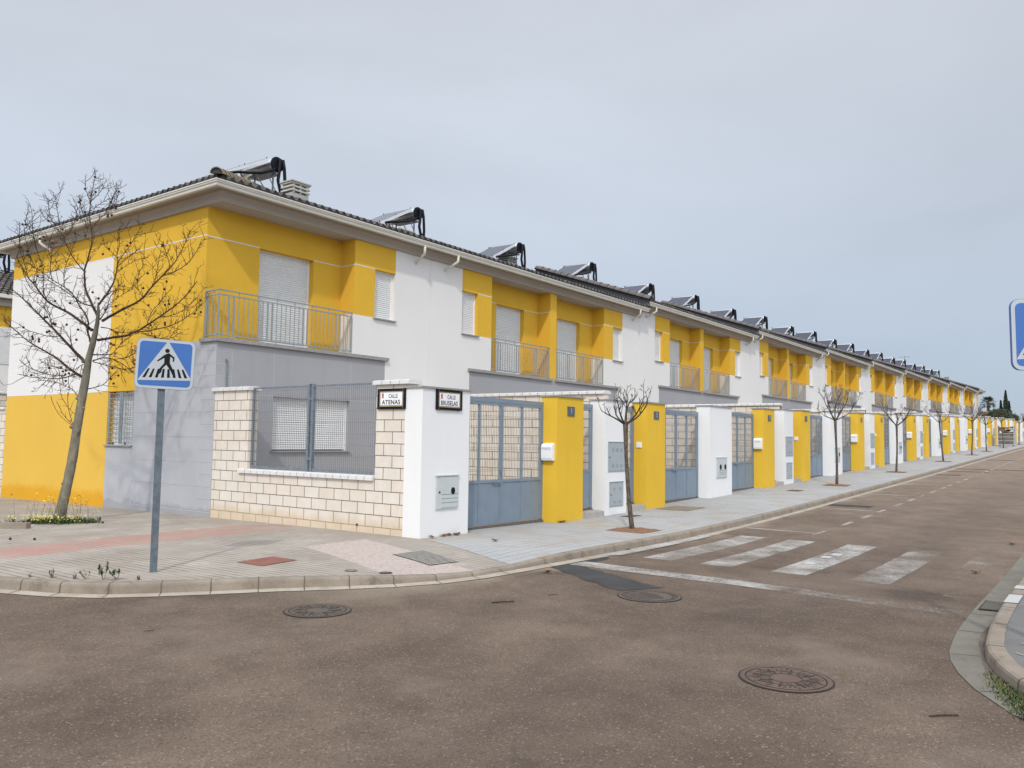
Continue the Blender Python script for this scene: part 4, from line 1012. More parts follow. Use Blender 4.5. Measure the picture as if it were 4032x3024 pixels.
# ------------------------------------------------------------------ street name plates
def street_plate(o, ua, va, na, name, lab):
    r = empty('street_sign', o); fr = (Vector((0, 0, 0)), ua, va, na)
    b = MB(); b.prism([(-.335, -.178), (.335, -.178), (.335, .178), (-.335, .178)], fr, .0, .022); b.prism([(-.335, -.178), (.335, -.178), (.335, .178), (-.335, .178)], fr, .022, .0225)
    f = MB()
    for q in ([(-.335, -.178), (.335, -.178), (.335, -.135), (-.335, -.135)], [(-.335, .135), (.335, .135), (.335, .178), (-.335, .178)], [(-.335, -.135), (-.29, -.135), (-.29, .135), (-.335, .135)], [(.29, -.135), (.335, -.135), (.335, .135), (.29, .135)]):
        f.prism(q, fr, .023, .035)
    b.build('frame_back', M['black'], r); f.build('frame', M['black'], r)
    s = MB()
    for u in (-.285, .285):
        for v in (-.157, .157): s.prism([(u+.008*math.cos(t), v+.008*math.sin(t)) for t in frange(0, 6.283, 8)[:-1]], fr, .035, .038)
    s.build('screw', M['galv'], r)
    g = MB(); g.prism([(-.288, -.133), (.288, -.133), (.288, .133), (-.288, .133)], fr, .023, .026); g.build('border', M['tile_gold'], r)
    g = MB(); g.prism([(-.268, -.117), (.268, -.117), (.268, .117), (-.268, .117)], fr, .026, .0275, 1); g.prism([(-.262, -.112), (.262, -.112), (.262, .112), (-.262, .112)], fr, .0275, .029)
    pl = g.build('plate', [M['tile_white'], M['black']], r)
    g = MB(); g.prism([(-.228, .012), (-.185, .012), (-.185, .085), (-.228, .085)], fr, .029, .0305); g.prism([(-.222, .085), (-.191, .085), (-.187, .100), (-.226, .100)], fr, .029, .0305, 1)
    g.prism([(-.219, .03), (-.194, .03), (-.194, .05), (-.219, .05)], fr, .0305, .0315, 2); g.build('crest', [M['crest_red'], M['galv'], M['tile_gold']], pl)
    base = Matrix(((ua.x, va.x, na.x, 0), (ua.y, va.y, na.y, 0), (ua.z, va.z, na.z, 0), (0, 0, 0, 1)))
    for txt, u0, u1, v, h in (('CALLE', -.06, .155, .048, .072), (name, -.225, .215, -.058, .080)):
        t = text_mesh('lettering', txt, .1, M['black'], pl, Matrix.Identity(4), .001, 1.0, .0012 if txt == 'CALLE' else .002)
        xs = [q.co.x for q in t.data.vertices]; ys = [q.co.y for q in t.data.vertices]
        sx, sy_ = (u1-u0)/(max(xs)-min(xs)), h/(max(ys)-min(ys))
        for q in t.data.vertices: q.co.x = (q.co.x-(max(xs)+min(xs))/2)*sx + (u0+u1)/2; q.co.y = (q.co.y-(max(ys)+min(ys))/2)*sy_ + v; q.co.z += .0295
        t.matrix_local = base
    tag(r, lab, 'street sign')
street_plate((.003, .715, 2.325), Vector((0, -1, 0)), Vector((0, 0, 1)), Vector((-1, 0, 0)), 'ATENAS', 'black framed white street plate reading CALLE ATENAS on the cream wall')
street_plate((.655, -.002, 2.325), Vector((1, 0, 0)), Vector((0, 0, 1)), Vector((0, -1, 0)), 'BRUSELAS', 'black framed white street plate reading CALLE BRUSELAS on the white pillar')

# ------------------------------------------------------------------ pedestrian crossing signs
def crossing_sign(base, h_panel, ang, tilt, lab):
    r = empty('crossing_sign', base, ang); x = Vector((1, 0, 0)); z = Vector((0, 0, 1)); nrm = Vector((0, -1, 0))
    m = MB(); m.box(-.042, .042, -.022, .022, -.1, h_panel+.25); m.build('pole', M['sign_post'], r, False, .006)
    ct, st = math.cos(tilt), math.sin(tilt); ua = x*ct - z*st; va = z*ct + x*st
    fr = (Vector((0.03, -.03, h_panel)), ua, va, nrm); HW, HH = .332, .305
    def rr(hw, hh, c):
        P = []
        for sx, sy_, a0 in ((1, 1, 0), (-1, 1, 90), (-1, -1, 180), (1, -1, 270)):
            for k in range(6):
                a = R(a0+18*k); P.append((sx*(hw-c)+c*math.cos(a), sy_*(hh-c)+c*math.sin(a)))
        return P
    p = MB(); p.prism(rr(HW, HH, .07), fr, -.005, .022, 3)
    p.prism(rr(HW-.003, HH-.003, .068), fr, .022, .0235, 1); p.prism(rr(HW-.035, HH-.035, .045), fr, .0235, .025, 0)
    A = ((230, 195), (1222, 315), (195, 1205))
    def px(u, v):
        # photograph of the pictogram -> panel plane
        a, b = u-A[0][0], v-A[0][1]; e1 = (A[1][0]-A[0][0], A[1][1]-A[0][1]); e2 = (A[2][0]-A[0][0], A[2][1]-A[0][1]); dt = e1[0]*e2[1]-e1[1]*e2[0]
        s = (a*e2[1]-b*e2[0])/dt; t = (e1[0]*b-e1[1]*a)/dt; return (-HW+2*HW*s, HH-2*HH*t)
    P = lambda L: [px(*q) for q in L]
    p.prism(P([(748, 285), (250, 1058), (1163, 1117)]), fr, .025, .0262, 1)
    hd = px(738, 487); p.prism([(hd[0]+.026*math.cos(t), hd[1]+.026*math.sin(t)) for t in frange(0, 6.283, 20)[:-1]], fr, .0262, .0275, 2)
    for L in ([(693, 563), (765, 533), (862, 628), (858, 705), (832, 720), (835, 648), (788, 605), (783, 737), (688, 737), (690, 628), (585, 695), (562, 685)],
              [(688, 737), (736, 737), (722, 770), (665, 835), (640, 925), (598, 962), (612, 840)], [(735, 737), (783, 737), (835, 860), (880, 1010), (835, 985), (790, 880), (725, 770)]):
        p.prism(P(L), fr, .0262, .0275, 2)
    for L in ([(420, 830), (452, 835), (380, 1010), (330, 1007)], [(505, 838), (535, 842), (487, 1015), (435, 1013)], [(585, 845), (622, 850), (590, 1025), (540, 1022)], [(668, 852), (703, 855), (690, 1032), (642, 1030)],
              [(748, 860), (783, 862), (792, 1040), (743, 1038)], [(830, 865), (865, 870), (892, 1047), (843, 1043)], [(908, 872), (942, 876), (992, 1055), (942, 1052)], [(985, 880), (1022, 885), (1090, 1062), (1040, 1060)]):
        p.prism(P(L), fr, .0262, .0273, 2)
    p.build('sign_panel', [M['blue'], M['sign_white'], M['black'], M['blue_dark']], r)
    tag(r, lab, 'traffic sign', 'pedestrian crossing signs'); return r
camyaw = math.atan2(rt.y, rt.x)
crossing_sign((-4.62, .07, hs(-4.62, .07)), 2.52, camyaw + R(25), R(1.6), 'blue pedestrian crossing sign on a grey post standing in front of the grey wall')
crossing_sign((-1.80, -8.86, -.02), 2.63, camyaw - R(4), R(-0.5), 'blue pedestrian crossing sign cut off by the right edge, above the right kerb')
# ------------------------------------------------------------------ the bare plane tree
def smooth(P, n=2):
    for _ in range(n):
        Q = [P[0]]
        for a, b in zip(P, P[1:]): Q += [a*.75+b*.25, a*.25+b*.75]
        Q.append(P[-1]); P = Q
    return P
rnd = random.Random(11)
def rv(): return Vector((rnd.gauss(0, 1), rnd.gauss(0, 1), rnd.gauss(0, 1))).normalized()
TB = Vector((-2.42, 7.33, hs(-2.42, 7.33) - .02)); K_ = .001712
def tp(x, y, dd):
    p = TB + rt*((x-663)*K_) + Vector((0, 0, 1))*((2736-y)*K_)           # on the plane of the trunk, then moved along the line of sight
    return CAM + (p-CAM)*(1+dd/15.9) - TB
tree = empty('plane_tree', TB); tag(tree, 'bare plane tree hung with dark seed balls beside the yellow and white side wall', 'tree')
TR = [(655, 2760), (672, 2640), (690, 2540), (715, 2400), (745, 2230), (772, 2050), (790, 1888), (808, 1690), (830, 1500), (860, 1250), (885, 1060), (905, 850), (940, 690), (965, 560), (985, 430), (990, 300), (985, 190)]
TRr = [.135, .108, .100, .094, .090, .088, .086, .084, .083, .080, .072, .060, .056, .050, .040, .030, .016]
m = MB(); pts = [tp(x, y, 0) for x, y in TR]
pp, rr_ = [], []
for i in range(len(pts)-1):
    for t in (0, .34, .67): pp.append(pts[i].lerp(pts[i+1], t)); rr_.append((TRr[i]*(1-t)+TRr[i+1]*t)*rnd.uniform(.965, 1.035))
pp.append(pts[-1]); rr_.append(TRr[-1]); m.tube(pp, rr_, 12)
for (x, y, r) in ((775, 1640, .05), (800, 1310, .045), (880, 1420, .03), (850, 880, .05), (870, 1090, .05), (700, 2290, .03), (760, 2070, .025), (740, 2200, .028)):
    m.sphere(tp(x-(22 if x < 800 else 0), y, -.03), r, 8, 0, .8)
trunk = m.build('trunk', M['bark_plane'], tree, True)
LB = [  # (start radius, points) traced along the limbs
 (.034, [(870,1080),(740,1000),(640,930),(540,850),(400,770),(250,690),(120,600),(-20,480),(-110,420)]), (.040, [(860,880),(720,750),(600,630),(470,500),(330,370),(200,240),(60,120),(-60,20)]),
 (.036, [(930,520),(820,430),(700,350),(560,270),(400,200),(320,110),(240,0),(150,-90),(60,-230),(0,-340)]), (.026, [(915,650),(875,520),(880,400),(830,310),(760,230),(700,100),(580,10),(430,-70),(280,-180),(130,-270)]),
 (.032, [(975,330),(905,200),(845,80),(820,0),(800,-170),(830,-290),(850,-390),(880,-520),(860,-690),(822,-860),(835,-1000),(850,-1150),(870,-1290),(875,-1345)]),
 (.017, [(795,-180),(690,-300),(600,-437),(540,-560),(500,-640),(470,-800),(440,-940),(420,-1060)]), (.011, [(560,-540),(480,-640),(400,-750),(350,-900),(335,-1005)]),
 (.012, [(862,-690),(930,-780),(1020,-870),(1060,-960),(1110,-1100),(1145,-1180)]), (.008, [(1030,-880),(1110,-930),(1140,-1040),(1160,-1110)]), (.009, [(840,-1010),(900,-1070),(960,-1150),(985,-1210)]), (.009, [(835,-890),(960,-990),(1060,-1050)]), (.010, [(838,-980),(790,-1090),(760,-1190),(755,-1280)]),
 (.010, [(850,-720),(760,-780),(690,-840),(640,-960)]), (.008, [(820,-640),(740,-900),(690,-1080)]), (.009, [(540,-560),(620,-640),(660,-760),(685,-940)]),
 (.028, [(990,210),(1060,120),(1110,40),(1160,-70),(1185,-200),(1190,-300),(1172,-390),(1200,-500),(1180,-680)]), (.012, [(1190,-290),(1260,-400),(1330,-500),(1400,-640),(1470,-760)]), (.010, [(1185,-330),(1100,-420),(1030,-470)]), (.010, [(1200,-250),(1330,-370),(1440,-460)]), (.009, [(1185,-180),(1300,-260),(1420,-330),(1540,-350)]),
 (.034, [(1035,410),(1150,340),(1280,260),(1400,200),(1500,130),(1590,0),(1700,-120),(1800,-230),(1870,-320),(1950,-480),(2020,-690)]), (.014, [(1730,-150),(1900,-200),(2050,-330),(2120,-470),(2190,-590)]), (.011, [(1800,-240),(1780,-330),(1740,-430),(1710,-540)]), (.011, [(1590,10),(1640,-120),(1660,-250),(1670,-370)]), (.010, [(1500,130),(1420,-20),(1440,-180),(1500,-260)]),
 (.036, [(1000,630),(1150,600),(1300,585),(1450,520),(1560,450),(1700,350),(1850,240),(1960,140),(2040,40),(2120,-80)]), (.014, [(1450,530),(1650,500),(1800,460),(1950,400),(2050,320),(2110,300),(2160,230),(2170,130)]), (.011, [(1500,540),(1700,600),(1850,600),(1970,520)]), (.011, [(1700,350),(1860,330),(2000,250),(2100,150)]), (.009, [(1560,450),(1600,300),(1700,180),(1780,60)]),
 (.016, [(955,800),(1100,800),(1180,790),(1230,720),(1300,640),(1400,560)]), (.017, [(955,870),(1080,830),(1200,850),(1330,920),(1430,1000),(1550,1110)]), (.011, [(955,880),(1100,920),(1250,960),(1400,960),(1550,900)]), (.009, [(1200,850),(1350,830),(1470,760),(1600,720)]),
 (.013, [(915,1200),(1000,1180),(1090,1150),(1160,1070),(1240,980)]), (.013, [(810,1300),(740,1200),(640,1170),(520,1110),(330,1110)]), (.016, [(780,1020),(600,1090),(430,1080),(280,1080),(110,1040)]), (.011, [(640,1050),(480,1050),(300,1000),(180,940),(100,870)]), (.010, [(740,1000),(560,960),(420,920),(350,880)]),
 (.009, [(780,1640),(660,1560),(570,1470),(510,1350),(490,1290)]), (.008, [(770,1630),(640,1500),(590,1400),(560,1350)]), (.008, [(770,1630),(720,1500),(690,1380),(685,1240)]), (.009, [(790,1510),(680,1400),(600,1270),(580,1050)]),
 (.013, [(1025,480),(1130,490),(1210,530),(1290,540),(1450,540)]), (.018, [(1010,390),(1090,270),(1110,130),(1180,30),(1270,-60)]), (.018, [(945,240),(800,210),(690,120),(560,40),(430,-40),(330,-100)]), (.014, [(720,750),(690,650),(640,560),(560,490),(440,470)]), (.013, [(470,500),(420,330),(330,250),(190,130),(140,40)]), (.012, [(560,590),(430,600),(300,560),(180,530),(90,470)]),
 (.012, [(400,200),(330,60),(340,-120),(290,-300),(230,-420),(180,-600),(155,-810)]), (.010, [(320,110),(200,60),(120,-80),(70,-200)]), (.010, [(240,0),(260,-160),(180,-300),(110,-480),(70,-680)]), (.009, [(150,-90),(100,-260),(30,-420),(20,-560),(20,-740)]), (.009, [(180,-600),(120,-700),(60,-780)]),
 (.010, [(430,-70),(400,-230),(410,-380),(380,-520),(330,-620)]), (.010, [(580,10),(560,-160),(600,-300),(640,-420),(690,-560)]), (.009, [(430,-740),(330,-780),(280,-840)]), (.010, [(990,300),(1120,200),(1280,80),(1380,20)]), (.009, [(1000,560),(1100,640),(1200,690)]), (.009, [(900,900),(800,930),(700,1060)]),
]
tw = MB(); ends = []; thick = MB()
def twig(p, d, L, r, lev):
    n = 3 if lev else 2; P = [p]; q = p; dd = d.copy()
    for k in range(n):
        dd = (dd + rv()*.28 + Vector((0, 0, .10))).normalized(); q = q + dd*(L/n); P.append(q)
    tw.tube(P, [r*(1-.5*k/n) for k in range(n+1)], 3, 0, False)
    if lev:
        for k in range(rnd.randint(1, 3)):
            i = rnd.randint(1, n); s = rv(); s = (s - dd*s.dot(dd)).normalized()
            twig(P[i], (dd*.75+s*.8).normalized(), L*rnd.uniform(.25, .5), r*.72, lev-1)
    return P[-1]
for r0, L in LB:
    sl_ = rnd.uniform(-.6, .6); x0, y0 = L[0]
    base_d = 0.0
    for (r1, L1, D1) in [z for z in ends if isinstance(z, tuple)]: pass
    P = []
    for x, y in L:
        ln = math.hypot(x-x0, y-y0)*K_; P.append(tp(x, y, ln*sl_))
    P = smooth(P, 1); n = len(P)
    Rr = [max(.0062, r0*.92*(1-.84*(i/(n-1))**.8)) for i in range(n)]
    tw.tube([p + rv()*Rr[i]*.25 for i, p in enumerate(P)], Rr, 6 if r0 > .02 else 4, 0, False)
    ends.append(P[-1])
    acc = .10
    for a, b, ra in zip(P, P[1:], Rr):
        d = b-a; ln = d.length
        if ln < 1e-6: continue
        d.normalize(); t = acc
        while t < ln:
            if y0 > 1450 and rnd.random() < .3: t += .1; continue
            s = rv(); s = (s-d*s.dot(d)).normalized(); s.z += .15
            LL = rnd.choice((.06, .08, .10, .13, .17, .22, .30, .36)) * rnd.uniform(.8, 1.2) * (.35 if y0 > 1450 else 1)
            e = twig(a+d*t, (d*rnd.uniform(.3, .8)+s).normalized(), LL, 0.0052+.004*LL, 2 if LL > .28 else 1 if LL > .11 else 0)
            if LL > .2 and rnd.random() < .3: ends.append(e)
            t += rnd.uniform(.026, .062) * (3.2 if y0 > 1450 else 1)
        acc = max(.0, t-ln)
crown = tw.build('crown', M['twig'], tree)
SB = [(455,960),(250,1050),(590,960),(645,1035),(685,1022),(655,1110),(735,865),(615,1000),(650,990),(1185,955),(1175,1080),(1208,1132),(1258,1038),(240,605),(246,628),(318,632),(318,657),(128,493),(765,510),(752,628),(655,200),(480,180),(597,280),(475,445),(490,455),(500,450),(405,545),(430,535),(370,375),(395,370),(1225,540),(1157,670),(1187,682),(1660,582),(1500,670),(1480,640),(1770,415),(1772,438),(2110,303),(2183,283),(2175,145),(1885,208),(1762,205),(1810,195),(1605,445),(1570,212),(1190,230),(985,140),(1070,270),(913,70),(630,455),(870,-1303),(762,-1158),(888,-1122),(1160,-1130),(1073,-1005),(1128,-955),(1135,-935),(1047,-853),(1043,-830),(1090,-845),(775,-880),(697,-997),(717,-1020),(682,-828),(687,-786),(352,-768),(50,-722),(85,-720),(520,-670),(862,-688),(305,-578),(325,-535),(262,-553),(793,-600),(670,-628),(412,-505),(40,-452),(123,-408),(130,-362),(30,-280),(295,-232),(260,-110),(228,-40),(1705,-488),(1705,-505),(1325,-520),(1287,-488),(1077,-445),(1010,-383),(1424,-87),(1500,12),(1745,20),(1768,-70),(1543,-163)]
sb = MB(); sb.sphere((0, 0, 0), .026, 8); sb.tube([(0, 0, .015), (.004, .002, .06), (0, 0, .11)], .0016, 3)
sbm = sb.mesh('seed_ball', M['seed'], True)
for (x, y) in SB:
    o = bpy.data.objects.new('seed_ball', sbm); COL.objects.link(o); o.parent = tree
    o.location = tp(x, y, rnd.uniform(-.35, .35)); o.rotation_euler = (rnd.uniform(-.4, .4), rnd.uniform(-.4, .4), rnd.uniform(0, 6))
lf = MB()
def leafq(m, c, s, mi=0):
    a = rv(); b = a.orthogonal().normalized(); n = a.cross(b)
    m.quad([c-a*s*.5, c+b*s*.38+n*s*.08, c+a*s*.55, c-b*s*.38+n*s*.1], mi)
for (cx, cy, n, sp) in ((1430, 760, 16, 60), (1440, 860, 12, 40), (1350, 300, 7, 40), (1180, 130, 12, 50), (1350, 510, 2, 15), (1210, 800, 2, 10), (1740, 130, 2, 12), (410, -510, 5, 20)):
    for _ in range(n):
        lf = MB(); leafq(lf, Vector((0, 0, 0)), rnd.uniform(.05, .09)); o = lf.build('dry_leaf', M['dry_leaf'], tree); o.location = tp(cx+rnd.gauss(0, sp*.5), cy+rnd.gauss(0, sp), rnd.uniform(-.1, .1))

# flowering weeds round its foot
def blade(m, p, d, L, w, mi=0):
    s = d.cross(Vector((0, 0, 1)));  s = s.normalized() if s.length > 1e-3 else Vector((1, 0, 0))
    q1 = p+d*L*.5; q2 = p+d*L+Vector((0, 0, -L*.12))
    m.quad([p-s*w*.4, p+s*w*.4, q1+s*w, q1-s*w], mi); m.quad([q1-s*w, q1+s*w, q2], mi)
wd = MB(); rnd = random.Random(21)
for i in range(900):
    a = rnd.uniform(0, 6.283); r = abs(rnd.gauss(0, 1)); q = TB + rt*(-.02+.34*rnd.gauss(0, 1)) + Vector((fw.x, fw.y, 0))*(-.28+.16*rnd.gauss(0, 1)); q.z = hs(q.x, q.y)
    if i % 5 == 0: q = TB + rt*rnd.uniform(.2, .85) + Vector((fw.x, fw.y, 0))*rnd.uniform(-.3, -.1); q.z = hs(q.x, q.y)
    d = Vector((rnd.gauss(0, .6), rnd.gauss(0, .6), rnd.uniform(.35, 1))).normalized(); blade(wd, q, d, rnd.uniform(.06, .17), rnd.uniform(.007, .016), 0)
for i in range(46):
    q = TB + rt*rnd.gauss(-.02, .33) + Vector((fw.x, fw.y, 0))*rnd.uniform(-.4, .35); q.z = hs(q.x, q.y); d = Vector((rnd.gauss(0, .22), rnd.gauss(0, .22), 1)).normalized(); L = rnd.uniform(.16, .55)
    e = q+d*L+rv()*.03; wd.tube([q, q+d*L*.6+rv()*.012, e], [.003, .0025, .0015], 3, 2, False)
    for k in range(rnd.randint(2, 5)): leafq(wd, e+rv()*.035, rnd.uniform(.022, .04), 1 if rnd.random() < .75 else 2)
for i in range(95):
    q = TB + rt*rnd.gauss(-.08, .36) + Vector((fw.x, fw.y, 0))*(-.34+.12*rnd.gauss(0, 1)); q.z = hs(q.x, q.y)+rnd.uniform(.06, .17)
    for k in range(2): leafq(wd, q+rv()*.01, rnd.uniform(.025, .045), 1)
tag(wd.build('flowering_weeds', [M['weed'], M['flower'], M['stem']]), 'yellow flowering weeds growing round the foot of the plane tree', 'weeds', kind='stuff')

# ------------------------------------------------------------------ small pollarded street trees
def street_tree(seed, hf, spread, rise, nl, lean=0.0, twn=1.0):
    g = random.Random(seed); r = empty('street_tree')
    def gv(): return Vector((g.gauss(0, 1), g.gauss(0, 1), g.gauss(0, 1))).normalized()
    m = MB(); P = []; Rr = []
    for i in range(9):
        t = i/8; P.append(Vector((lean*t + .03*math.sin(3*t+seed), .02*math.sin(4*t+seed*2), -.1+(hf+.1)*t))); Rr.append((.020*(1-t)**3+.034+.004*t)*g.uniform(.94, 1.06))
    Rr[-1] = .050; Rr[-2] = .043
    P.append(P[-1]+Vector((0, 0, .08))); Rr.append(.035); m.tube(P, Rr, 10); top = P[-2]
    m.build('trunk', M['bark_small'], r, True)
    c = MB()
    def grow(p, d, L, rr0, lev):
        n = 5; Q = [p]; q = p; dd = d.copy()
        for k in range(n):
            dd = (dd + gv()*.22 + Vector((0, 0, .16 if lev < 2 else .10))).normalized(); q = q+dd*L/n; Q.append(q)
        c.tube(Q, [max(.004, rr0*(1-.62*k/n)) for k in range(n+1)], 6 if lev == 0 else 3, 0, False)
        if lev < 3:
            nb = (int(6*twn), int(4*twn), 2)[lev]
            for k in range(nb):
                i = g.randint(2, n); s = gv(); s = (s-dd*s.dot(dd)).normalized(); s.z += .25
                grow(Q[i], (dd*.8+s*.75).normalized(), L*g.uniform(.34, .58), max(.0045, rr0*.45), lev+1)
    for k in range(nl):
        a = 6.283*k/nl + g.uniform(-.4, .4); el = g.uniform(.2, .95)
        grow(top+Vector((.04*math.cos(a), .04*math.sin(a), .02)), Vector((math.cos(a)*math.cos(el), math.sin(a)*math.cos(el), math.sin(el)*.8)).normalized(), spread*g.uniform(.8, 1.2), .021, 0)
    if rise: grow(top+Vector((0, 0, .05)), Vector((.1, .05, 1)).normalized(), rise, .024, 0)
    c.build('crown', M['twig_small'], r); return r
TS = [(3.95, -1.86, 3, 2.03, .60, .46, 6, -.14, .68), (19.45, -1.55, 8, 2.25, .80, .80, 7, .05, .8), (29.1, -1.55, 4, 2.05, .85, .35, 6, -.08, .75), (41.3, -1.6, 12, 2.2, .85, .3, 5, .14, .75), (53.0, -1.6, 15, 2.3, 1.05, 1.0, 7, -.1, .85), (61.1, -1.6, 19, 2.05, .95, .4, 6, .32, .8), (72.6, -1.6, 23, 2.3, .9, .6, 6, .08, .8), (88, -1.6, 27, 2.2, .8, .6, 7, 0, 1), (101, -1.6, 31, 2.2, .8, .6, 7, 0, 1)]
for i, t in enumerate(TS):
    o = street_tree(*t[2:]); o.location = (t[0], t[1], gz(t[0])); o.rotation_euler = (0, 0, (-.9, .4, 1, 2, 3, .3, 1.3, 2.2, .7)[i])
    tag(o, ('small bare pollarded street tree nearest the crosswalk, in front of the pillar with two cabinets', 'small bare street tree before the white pillar between numbers 7 and 9')[i] if i < 2 else 'small bare street tree along the kerb, %s one from the crosswalk' % ORD[i], 'tree', 'pollarded street trees along the kerb')
rnd = random.Random(3)
for i, t in enumerate(TS):
    m = MB(); x0, y0 = t[0], t[1]; n = 10; hw = .40
    grid = [[(x0-hw+2*hw*a/n+.05, y0-hw+2*hw*b/n, gz(x0) + .006 + (.030*rnd.random()*(1 if 0 < a < n and 0 < b < n else 0)) + .02*math.exp(-((a-5)**2+(b-5)**2)/8)) for b in range(n+1)] for a in range(n+1)]
    for a in range(n):
        for b in range(n): m.quad([grid[a][b], grid[a+1][b], grid[a+1][b+1], grid[a][b+1]])
    tag(m.build('soil', M['soil'], None, False), kind='structure')

# ------------------------------------------------------------------ manholes, covers, grates
def disc(m, r, z, mi=0, n=40, r0=0.0):
    P = [(r*math.cos(t), r*math.sin(t), z) for t in frange(0, 2*math.pi, n)[:-1]]
    if r0 == 0: m.quad(P, mi)
    else:
        Q = [(r0*math.cos(t), r0*math.sin(t), z) for t in frange(0, 2*math.pi, n)[:-1]]
        for i in range(n): m.quad([Q[i], P[i], P[(i+1) % n], Q[(i+1) % n]], mi)
def manhole(x, y, r, style, mat, rz, lab):
    o = empty('manhole', (x, y, hr(x, y)+.004), rz)
    m = MB(); disc(m, r, .004, 0, 48, r-.035); disc(m, r-.035, .001, 1, 48, r-.047); disc(m, r+.015, .002, 1, 48, r); m.build('frame_ring', [mat, M['iron_gap']], o)
    m = MB(); disc(m, r-.047, .004, 0, 48)
    def seg(r0, r1, a, w): 
        c, s = math.cos(a), math.sin(a); m.quad([(r0*c-w*s, r0*s+w*c, .0075), (r0*c+w*s, r0*s-w*c, .0075), (r1*c+w*s, r1*s-w*c, .0075), (r1*c-w*s, r1*s+w*c, .0075)], 1)
    if style == 'radial':
        for k in range(8): seg(.11, r-.09, k*math.pi/4+.2, .006)
        for k in range(40):
            if k % 5: seg(.13+.02*(k % 3), .17+.02*(k % 3), k*.157, .0045); seg(.20, .245, k*.157+.07, .0045)
        for k in range(14): seg(r-.075-.02*(k % 2), r-.06, k*.449, .005)
        disc(m, .125, .0074, 1, 30, .117); disc(m, .195, .0074, 1, 36, .188)
    else:
        for k in range(-3, 4):
            y_ = k*.062; h = math.sqrt(max(0, (r-.12)**2-y_*y_)); m.quad([(-h, y_-.007, .0075), (h*.55, y_-.007, .0075), (h*.55, y_+.007, .0075), (-h, y_+.007, .0075)], 1)
        for k in range(30): seg(r-.10, r-.075, k*.209, .008)
        disc(m, r-.062, .0074, 1, 40, r-.068)
    m.build('lid', [mat, M['lid_groove']], o); tag(o, lab, 'manhole', 'manholes in the road')
manhole(-4.40, -2.68, .33, 'radial', M['iron'], .3, 'round iron manhole cover in the road in front of the corner kerb')
manhole(-1.42, -4.94, .355, 'bars', M['iron'], R(-35), 'round ribbed iron manhole cover at the end of the dark asphalt strip')
manhole(-3.72, -7.25, .335, 'radial', M['iron_rust'], .7, 'rusty round manhole cover near the right kerb in the foreground')
def flat_cover(name, C, mats, lab, cat, f=None, off=.007):
    m = MB(); c = [Vector((x, y, hs(x, y)+off)) for x, y in C]; n_ = 8
    for i in range(n_):
        for j in range(n_):
            q = [(c[0].lerp(c[3], s)).lerp(c[1].lerp(c[2], s), t) for s, t in ((i/n_, j/n_), ((i+1)/n_, j/n_), ((i+1)/n_, (j+1)/n_), (i/n_, (j+1)/n_))]
            m.quad([(p.x, p.y, hs(p.x, p.y)+off) for p in q], 0)
    if f: f(m, c)
    o = m.build(name, mats); tag(o, lab, cat); return o
flat_cover('cover_plate', [(-3.51, -.01), (-3.49, -.52), (-2.87, -.44), (-2.89, .06)], [M['red_plate']], 'square reddish iron cover plate in the corner pavement', 'cover')
def studs(m, c):
    for i in range(11):
        for j in range(15):
            s, t = (i+.5)/11, (j+.5)/15; p = (c[0].lerp(c[3], s)).lerp(c[1].lerp(c[2], s), t); p.z = hs(p.x, p.y)+.009; w = .024
            m.quad([p+Vector((-w, -w*.7, .003)), p+Vector((w, -w*.7, .003)), p+Vector((w, w*.7, .003)), p+Vector((-w, w*.7, .003))], 1)
flat_cover('drain_cover', [(-1.62, -.98), (-1.86, -1.92), (-1.34, -1.98), (-1.0, -1.0)], [M['iron'], M['chimney_cap']], 'studded rectangular drain cover in the pink paving at the corner', 'cover', studs)
def bars(m, c):
    for i in range(9):
        s = (i+.5)/9; a = c[0].lerp(c[3], s); b = c[1].lerp(c[2], s); d = (c[3]-c[0])*.028; z = Vector((0, 0, .003)); m.quad([a-d+z, a+d+z, b+d+z, b-d+z], 1)
flat_cover('access_cover', [(8.35, -.15), (8.35, -1.0), (9.45, -1.0), (9.45, -.15)], [M['gutter_slab'], M['kerb']], 'rectangular ribbed access cover in the street pavement before the yellow pillar numbered 3', 'cover', bars)
flat_cover('access_cover', [(6.2, -.35), (6.2, -.62), (6.75, -.62), (6.75, -.35)], [M['iron']], 'small dark access cover at the foot of the first pillar with cabinets', 'cover')
flat_cover('access_cover', [(16.0, -.9), (16.0, -1.3), (16.6, -1.3), (16.6, -.9)], [M['iron']], 'small dark access cover in the pavement before the yellow pillar numbered 5', 'cover')
for (x, y, lab) in ((-2.95, -1.58, 'small round valve cap in the corner pavement, left of the pair'), (-2.74, -1.98, 'small dark round valve cap close to the corner kerb')):
    m = MB(); disc(m, .085, .004, 0, 20); disc(m, .065, .006, 1, 20, .055); o = m.build('valve_cap', [M['iron' if y < -1.8 else 'kerb'], M['iron_gap']]); o.location = (x, y, hs(x, y)+.003); tag(o, lab, 'cover', 'valve caps in the pavement')
m = MB(); m.quad([(.26, -8.06, gz(0)-.11), (.26, -8.28, gz(0)-.105), (.98, -8.28, gz(.9)-.105), (.98, -8.06, gz(.9)-.11)], 0)
for k in range(12):
    x = .30+.056*k; m.quad([(x, -8.08, gz(.5)-.100), (x, -8.26, gz(.5)-.095), (x+.032, -8.26, gz(.5)-.095), (x+.032, -8.08, gz(.5)-.100)], 1)
tag(m.build('gully_grate', [M['iron_gap'], M['gutter_slab_grey']]), 'iron gully grate in the channel beside the right kerb', 'grate')
m = MB()
for x0, x1 in ((.3, .92), (1.45, 1.75)): m.quad([(x0, -8.435, gz(x0)+.0), (x0, -8.30, gz(x0)-.004), (x1, -8.30, gz(x1)-.004), (x1, -8.435, gz(x1)+.0)])
tag(m.build('kerb_paint', M['paint_new']), kind='structure')
